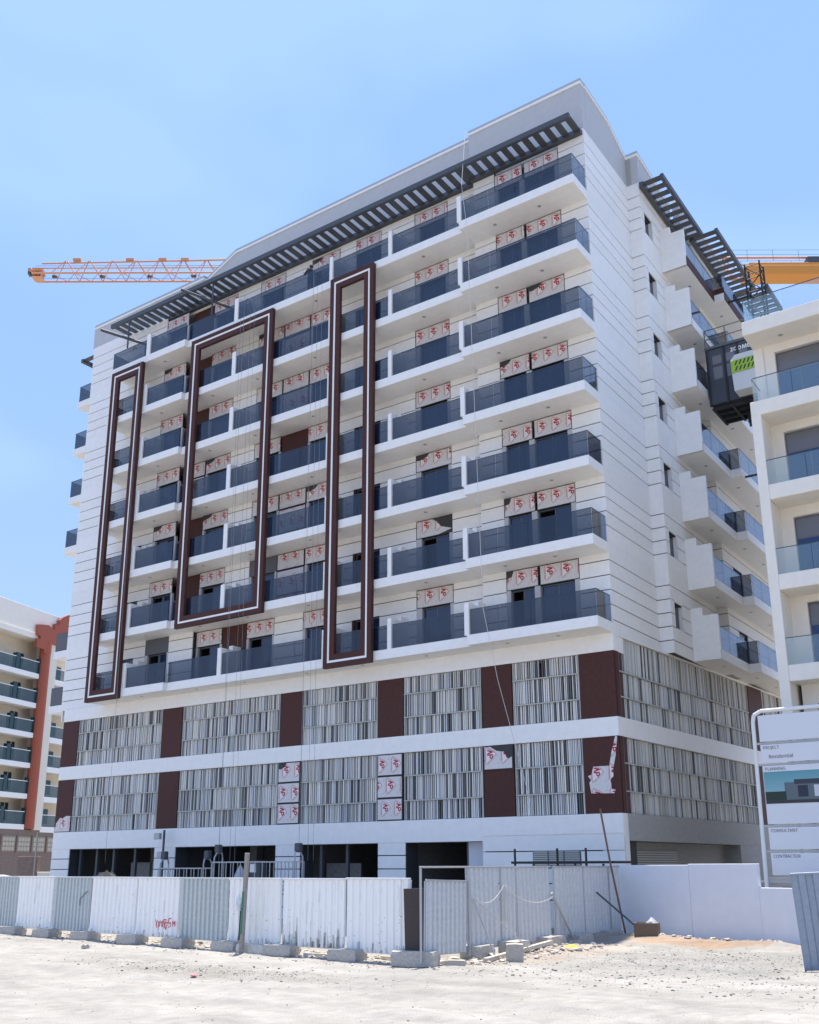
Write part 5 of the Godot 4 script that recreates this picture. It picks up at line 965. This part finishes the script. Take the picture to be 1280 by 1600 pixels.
# ----------------------------------------------------------------
func materials():
	var nt := noise_tex(0.012, 0.965, 1.0, 5, 3); var nt2 := noise_tex(0.02, 0.8, 1.0, 5, 4); var nt3 := noise_tex(0.03, 0.9, 1.0, 4, 6)
	grain(mat("white", lin(0.875, 0.85, 0.805), 0.45), nt, 0.35)
	grain(mat("white2", lin(0.855, 0.83, 0.785), 0.5), nt, 0.3); grain(mat("white3", lin(0.84, 0.82, 0.78), 0.5), nt, 0.4); mat("parking", lin(0.06, 0.058, 0.055), 0.9); grain(mat("interior", lin(0.28, 0.27, 0.25), 0.9), nt2, 0.5)
	grain(mat("bluewhite", lin(0.6, 0.62, 0.68), 0.5), nt, 0.35)
	grain(mat("parapet", lin(0.50, 0.495, 0.49), 0.55), nt, 0.3); mat("coping", lin(0.42, 0.43, 0.44), 0.5); mat("olive", lin(0.36, 0.36, 0.32), 0.6)
	mat("core", lin(0.045, 0.045, 0.045), 0.8); mat("alu", lin(0.12, 0.125, 0.13), 0.4, 0.3); mat("darkgrey", lin(0.10, 0.10, 0.105), 0.5)
	grain(mat("brown", lin(0.085, 0.034, 0.027), 0.55, 0.0, 0.3), nt3, 0.3)
	mat("door_glass", lin(0.013, 0.024, 0.062), 0.03, 0.0, 0.6)
	var g := mat("glass", Color(0.08, 0.13, 0.21), 0.015, 0.0, 0.5); g.transparency = BaseMaterial3D.TRANSPARENCY_ALPHA; g.albedo_color.a = 0.52
	g = mat("clear", Color(0.55, 0.68, 0.68), 0.03, 0.0, 0.5); g.transparency = BaseMaterial3D.TRANSPARENCY_ALPHA; g.albedo_color.a = 0.13
	g = mat("teal", Color(0.12, 0.27, 0.27), 0.05, 0.0, 0.5); g.transparency = BaseMaterial3D.TRANSPARENCY_ALPHA; g.albedo_color.a = 0.5
	mat("tealdark", lin(0.02, 0.05, 0.05), 0.1); mat("railcap", lin(0.05, 0.06, 0.07), 0.3, 0.3); mat("greyglass", lin(0.16, 0.16, 0.17), 0.12); mat("blueglass", lin(0.02, 0.045, 0.14), 0.06)
	mat("steel", lin(0.065, 0.07, 0.078), 0.5); mat("rail", lin(0.42, 0.42, 0.38), 0.5); mat("lamp", lin(0.35, 0.35, 0.33), 0.4)
	var bl := mat("blade", Color(1, 1, 1), 0.5); bl.vertex_color_use_as_albedo = true
	var fm := mat("film", Color(1, 1, 1), 0.35); fm.albedo_texture = tex(film_image()); mat("filmplain", lin(0.5, 0.48, 0.47), 0.4)
	grain(mat("concrete", lin(0.3, 0.29, 0.27), 0.9), nt2, 0.6); grain(mat("smudge", lin(0.42, 0.415, 0.405), 0.8), nt3, 0.25)
	grain(mat("block", lin(0.5, 0.48, 0.44), 0.95), nt2, 1.2); grain(mat("blockpale", lin(0.52, 0.47, 0.41), 0.95), nt2, 1.2); grain(mat("blockwhite", lin(0.6, 0.59, 0.56), 0.9), nt2, 0.8)
	grain(mat("cream", lin(0.84, 0.78, 0.68), 0.7), nt, 0.3); grain(mat("beige", lin(0.72, 0.62, 0.47), 0.8), nt, 0.2); grain(mat("beigelight", lin(0.78, 0.72, 0.6), 0.8), nt, 0.2); grain(mat("roofcream", lin(0.86, 0.8, 0.7), 0.7), nt, 0.2); mat("whitewash", lin(0.85, 0.83, 0.79), 0.6)
	grain(mat("stone", lin(0.27, 0.20, 0.165), 0.9), nt2, 0.4); grain(mat("carved", lin(0.38, 0.33, 0.25), 0.9), nt2, 0.8); mat("carved2", lin(0.5, 0.45, 0.36), 0.9); mat("rust", lin(0.36, 0.09, 0.05), 0.7)
	mat("crane", lin(0.52, 0.25, 0.13), 0.5); mat("craneplate", lin(0.6, 0.24, 0.03), 0.5); mat("hoist", lin(0.055, 0.06, 0.075), 0.5); mat("hoistdark", lin(0.02, 0.02, 0.022), 0.6); mat("cabwhite", lin(0.62, 0.62, 0.6), 0.4); mat("lime", lin(0.32, 0.5, 0.04), 0.5); mat("galv2", lin(0.42, 0.43, 0.43), 0.4, 0.3); mat("wire", lin(0.25, 0.25, 0.25), 0.6)
	grain(mat("bare", lin(0.56, 0.6, 0.585), 0.4, 0.1), nt3, 0.5); grain(mat("galv", lin(0.62, 0.635, 0.64), 0.4, 0.1), nt3, 0.5); mat("sheetwhite", lin(0.72, 0.72, 0.70), 0.5); grain(mat("blue", lin(0.3, 0.35, 0.42), 0.35, 0.2), nt3, 0.5)
	for e in [["sheet_a", 1, 0.25], ["sheet_b", 2, 0.45], ["sheet_c", 3, 1.6], ["sheet_d", 4, 0.5]]: var m := mat(e[0], Color(1, 1, 1), 0.5); m.albedo_texture = tex(dirt_image(e[1], e[2]))
	mat("litter", lin(0.6, 0.2, 0.22), 0.6); mat("redpaint", lin(0.55, 0.03, 0.05), 0.6); grain(mat("rustdark", lin(0.08, 0.06, 0.05), 0.8), nt2, 2.0); grain(mat("rustpole", lin(0.2, 0.12, 0.1), 0.8), nt2, 2.0); grain(mat("timber", lin(0.38, 0.34, 0.29), 0.9), nt2, 2.0); grain(mat("timberwhite", lin(0.62, 0.57, 0.5), 0.9), nt2, 1.5); mat("greenwrap", lin(0.05, 0.17, 0.10), 0.5); mat("rope", lin(0.6, 0.58, 0.54), 0.9); grain(mat("crate", lin(0.2, 0.145, 0.10), 0.9), nt2, 2.0)
	var pl := mat("plastic", Color(0.85, 0.86, 0.88), 0.2); pl.transparency = BaseMaterial3D.TRANSPARENCY_ALPHA; pl.albedo_color.a = 0.55
	pl = mat("thinplastic", Color(0.7, 0.74, 0.8), 0.15); pl.transparency = BaseMaterial3D.TRANSPARENCY_ALPHA; pl.albedo_color.a = 0.25
	mat("yellow", lin(0.62, 0.55, 0.03), 0.6); grain(mat("wallwhite", lin(0.72, 0.72, 0.74), 0.75), nt, 0.3); mat("board", lin(0.66, 0.67, 0.69), 0.5); mat("ink", lin(0.06, 0.06, 0.07), 0.7); mat("carpaint", lin(0.75, 0.75, 0.74), 0.2)
	mat("skin", lin(0.2, 0.11, 0.075), 0.6); mat("shirt", lin(0.035, 0.04, 0.05), 0.9); mat("trousers", lin(0.03, 0.035, 0.05), 0.9)
	var sd := mat("sand", Color(1, 1, 1), 0.95, 0.0, 0.2); grain(sd, noise_tex(0.05, 0.8, 1.0, 5, 9, 1024), 0.55); sd.vertex_color_use_as_albedo = true
	var nn := noise_tex(0.06, 0, 1, 5, 14); nn.as_normal_map = true; nn.bump_strength = 3.0; nn.color_ramp = null; sd.normal_enabled = true; sd.normal_texture = nn; sd.normal_scale = 0.5
	var pb := mat("pebble", Color(1, 1, 1), 0.95); pb.vertex_color_use_as_albedo = true
func _ready():
	var cam := Camera3D.new(); cam.name = "camera"; add_child(cam)
	cam.position = Vector3(15.0385, 2.25, 35.466); cam.rotation = Vector3(0.2723, 0.60919, -0.00325); cam.far = 3000.0
	cam.set_frustum(0.1 * 1600.0 / 1546.44, Vector2(0, 0.1 * 121.94 / 1546.44), 0.1, 3000.0); cam.current = true
	var we := WorldEnvironment.new(); we.name = "environment"; var env := Environment.new(); we.environment = env; add_child(we)
	var sm := ProceduralSkyMaterial.new(); sm.sky_top_color = Color(0.505, 0.636, 0.85); sm.sky_horizon_color = Color(0.70, 0.768, 0.88); sm.sky_curve = 0.12; sm.ground_horizon_color = Color(0.75, 0.73, 0.70); sm.ground_bottom_color = Color(0.7, 0.68, 0.65); sm.sun_angle_max = 1.0; sm.energy_multiplier = 1.0
	var hz := FastNoiseLite.new(); hz.seed = 21; hz.frequency = 1.1; hz.fractal_octaves = 5   # faint high haze
	var cov := Image.create(512, 256, false, Image.FORMAT_RGBA8)
	for y in 256:
		for x in 512:
			var e := (0.5 - (y + 0.5) / 256.0) * PI; var a := (x + 0.5) / 512.0 * TAU
			var n := hz.get_noise_3d(cos(a) * cos(e), sin(e) * 2.2, sin(a) * cos(e))
			cov.set_pixel(x, y, Color(0.9, 0.95, 1.0, clampf(n * 0.2 + 0.015, 0, 0.07)))
	sm.sky_cover = ImageTexture.create_from_image(cov)
	var sky := Sky.new(); sky.sky_material = sm; env.background_mode = Environment.BG_SKY; env.sky = sky; env.tonemap_mode = Environment.TONE_MAPPER_LINEAR; env.tonemap_exposure = 1.68
	env.sdfgi_enabled = true; env.ssao_enabled = true; env.ssil_enabled = true
	var sun := DirectionalLight3D.new(); sun.name = "sun"; sun.light_energy = 1.55; sun.light_color = Color(1.0, 0.965, 0.91); sun.light_angular_distance = 0.5; sun.shadow_enabled = true; add_child(sun)
	sun.look_at_from_position(Vector3(-0.06, 1.0, -0.21), Vector3.ZERO)
	rng.seed = 4
	materials()
	ground(); tower(); neighbour(); left_block(); crane(); hoist(); hoarding(); signboard(); small_things(); worker()
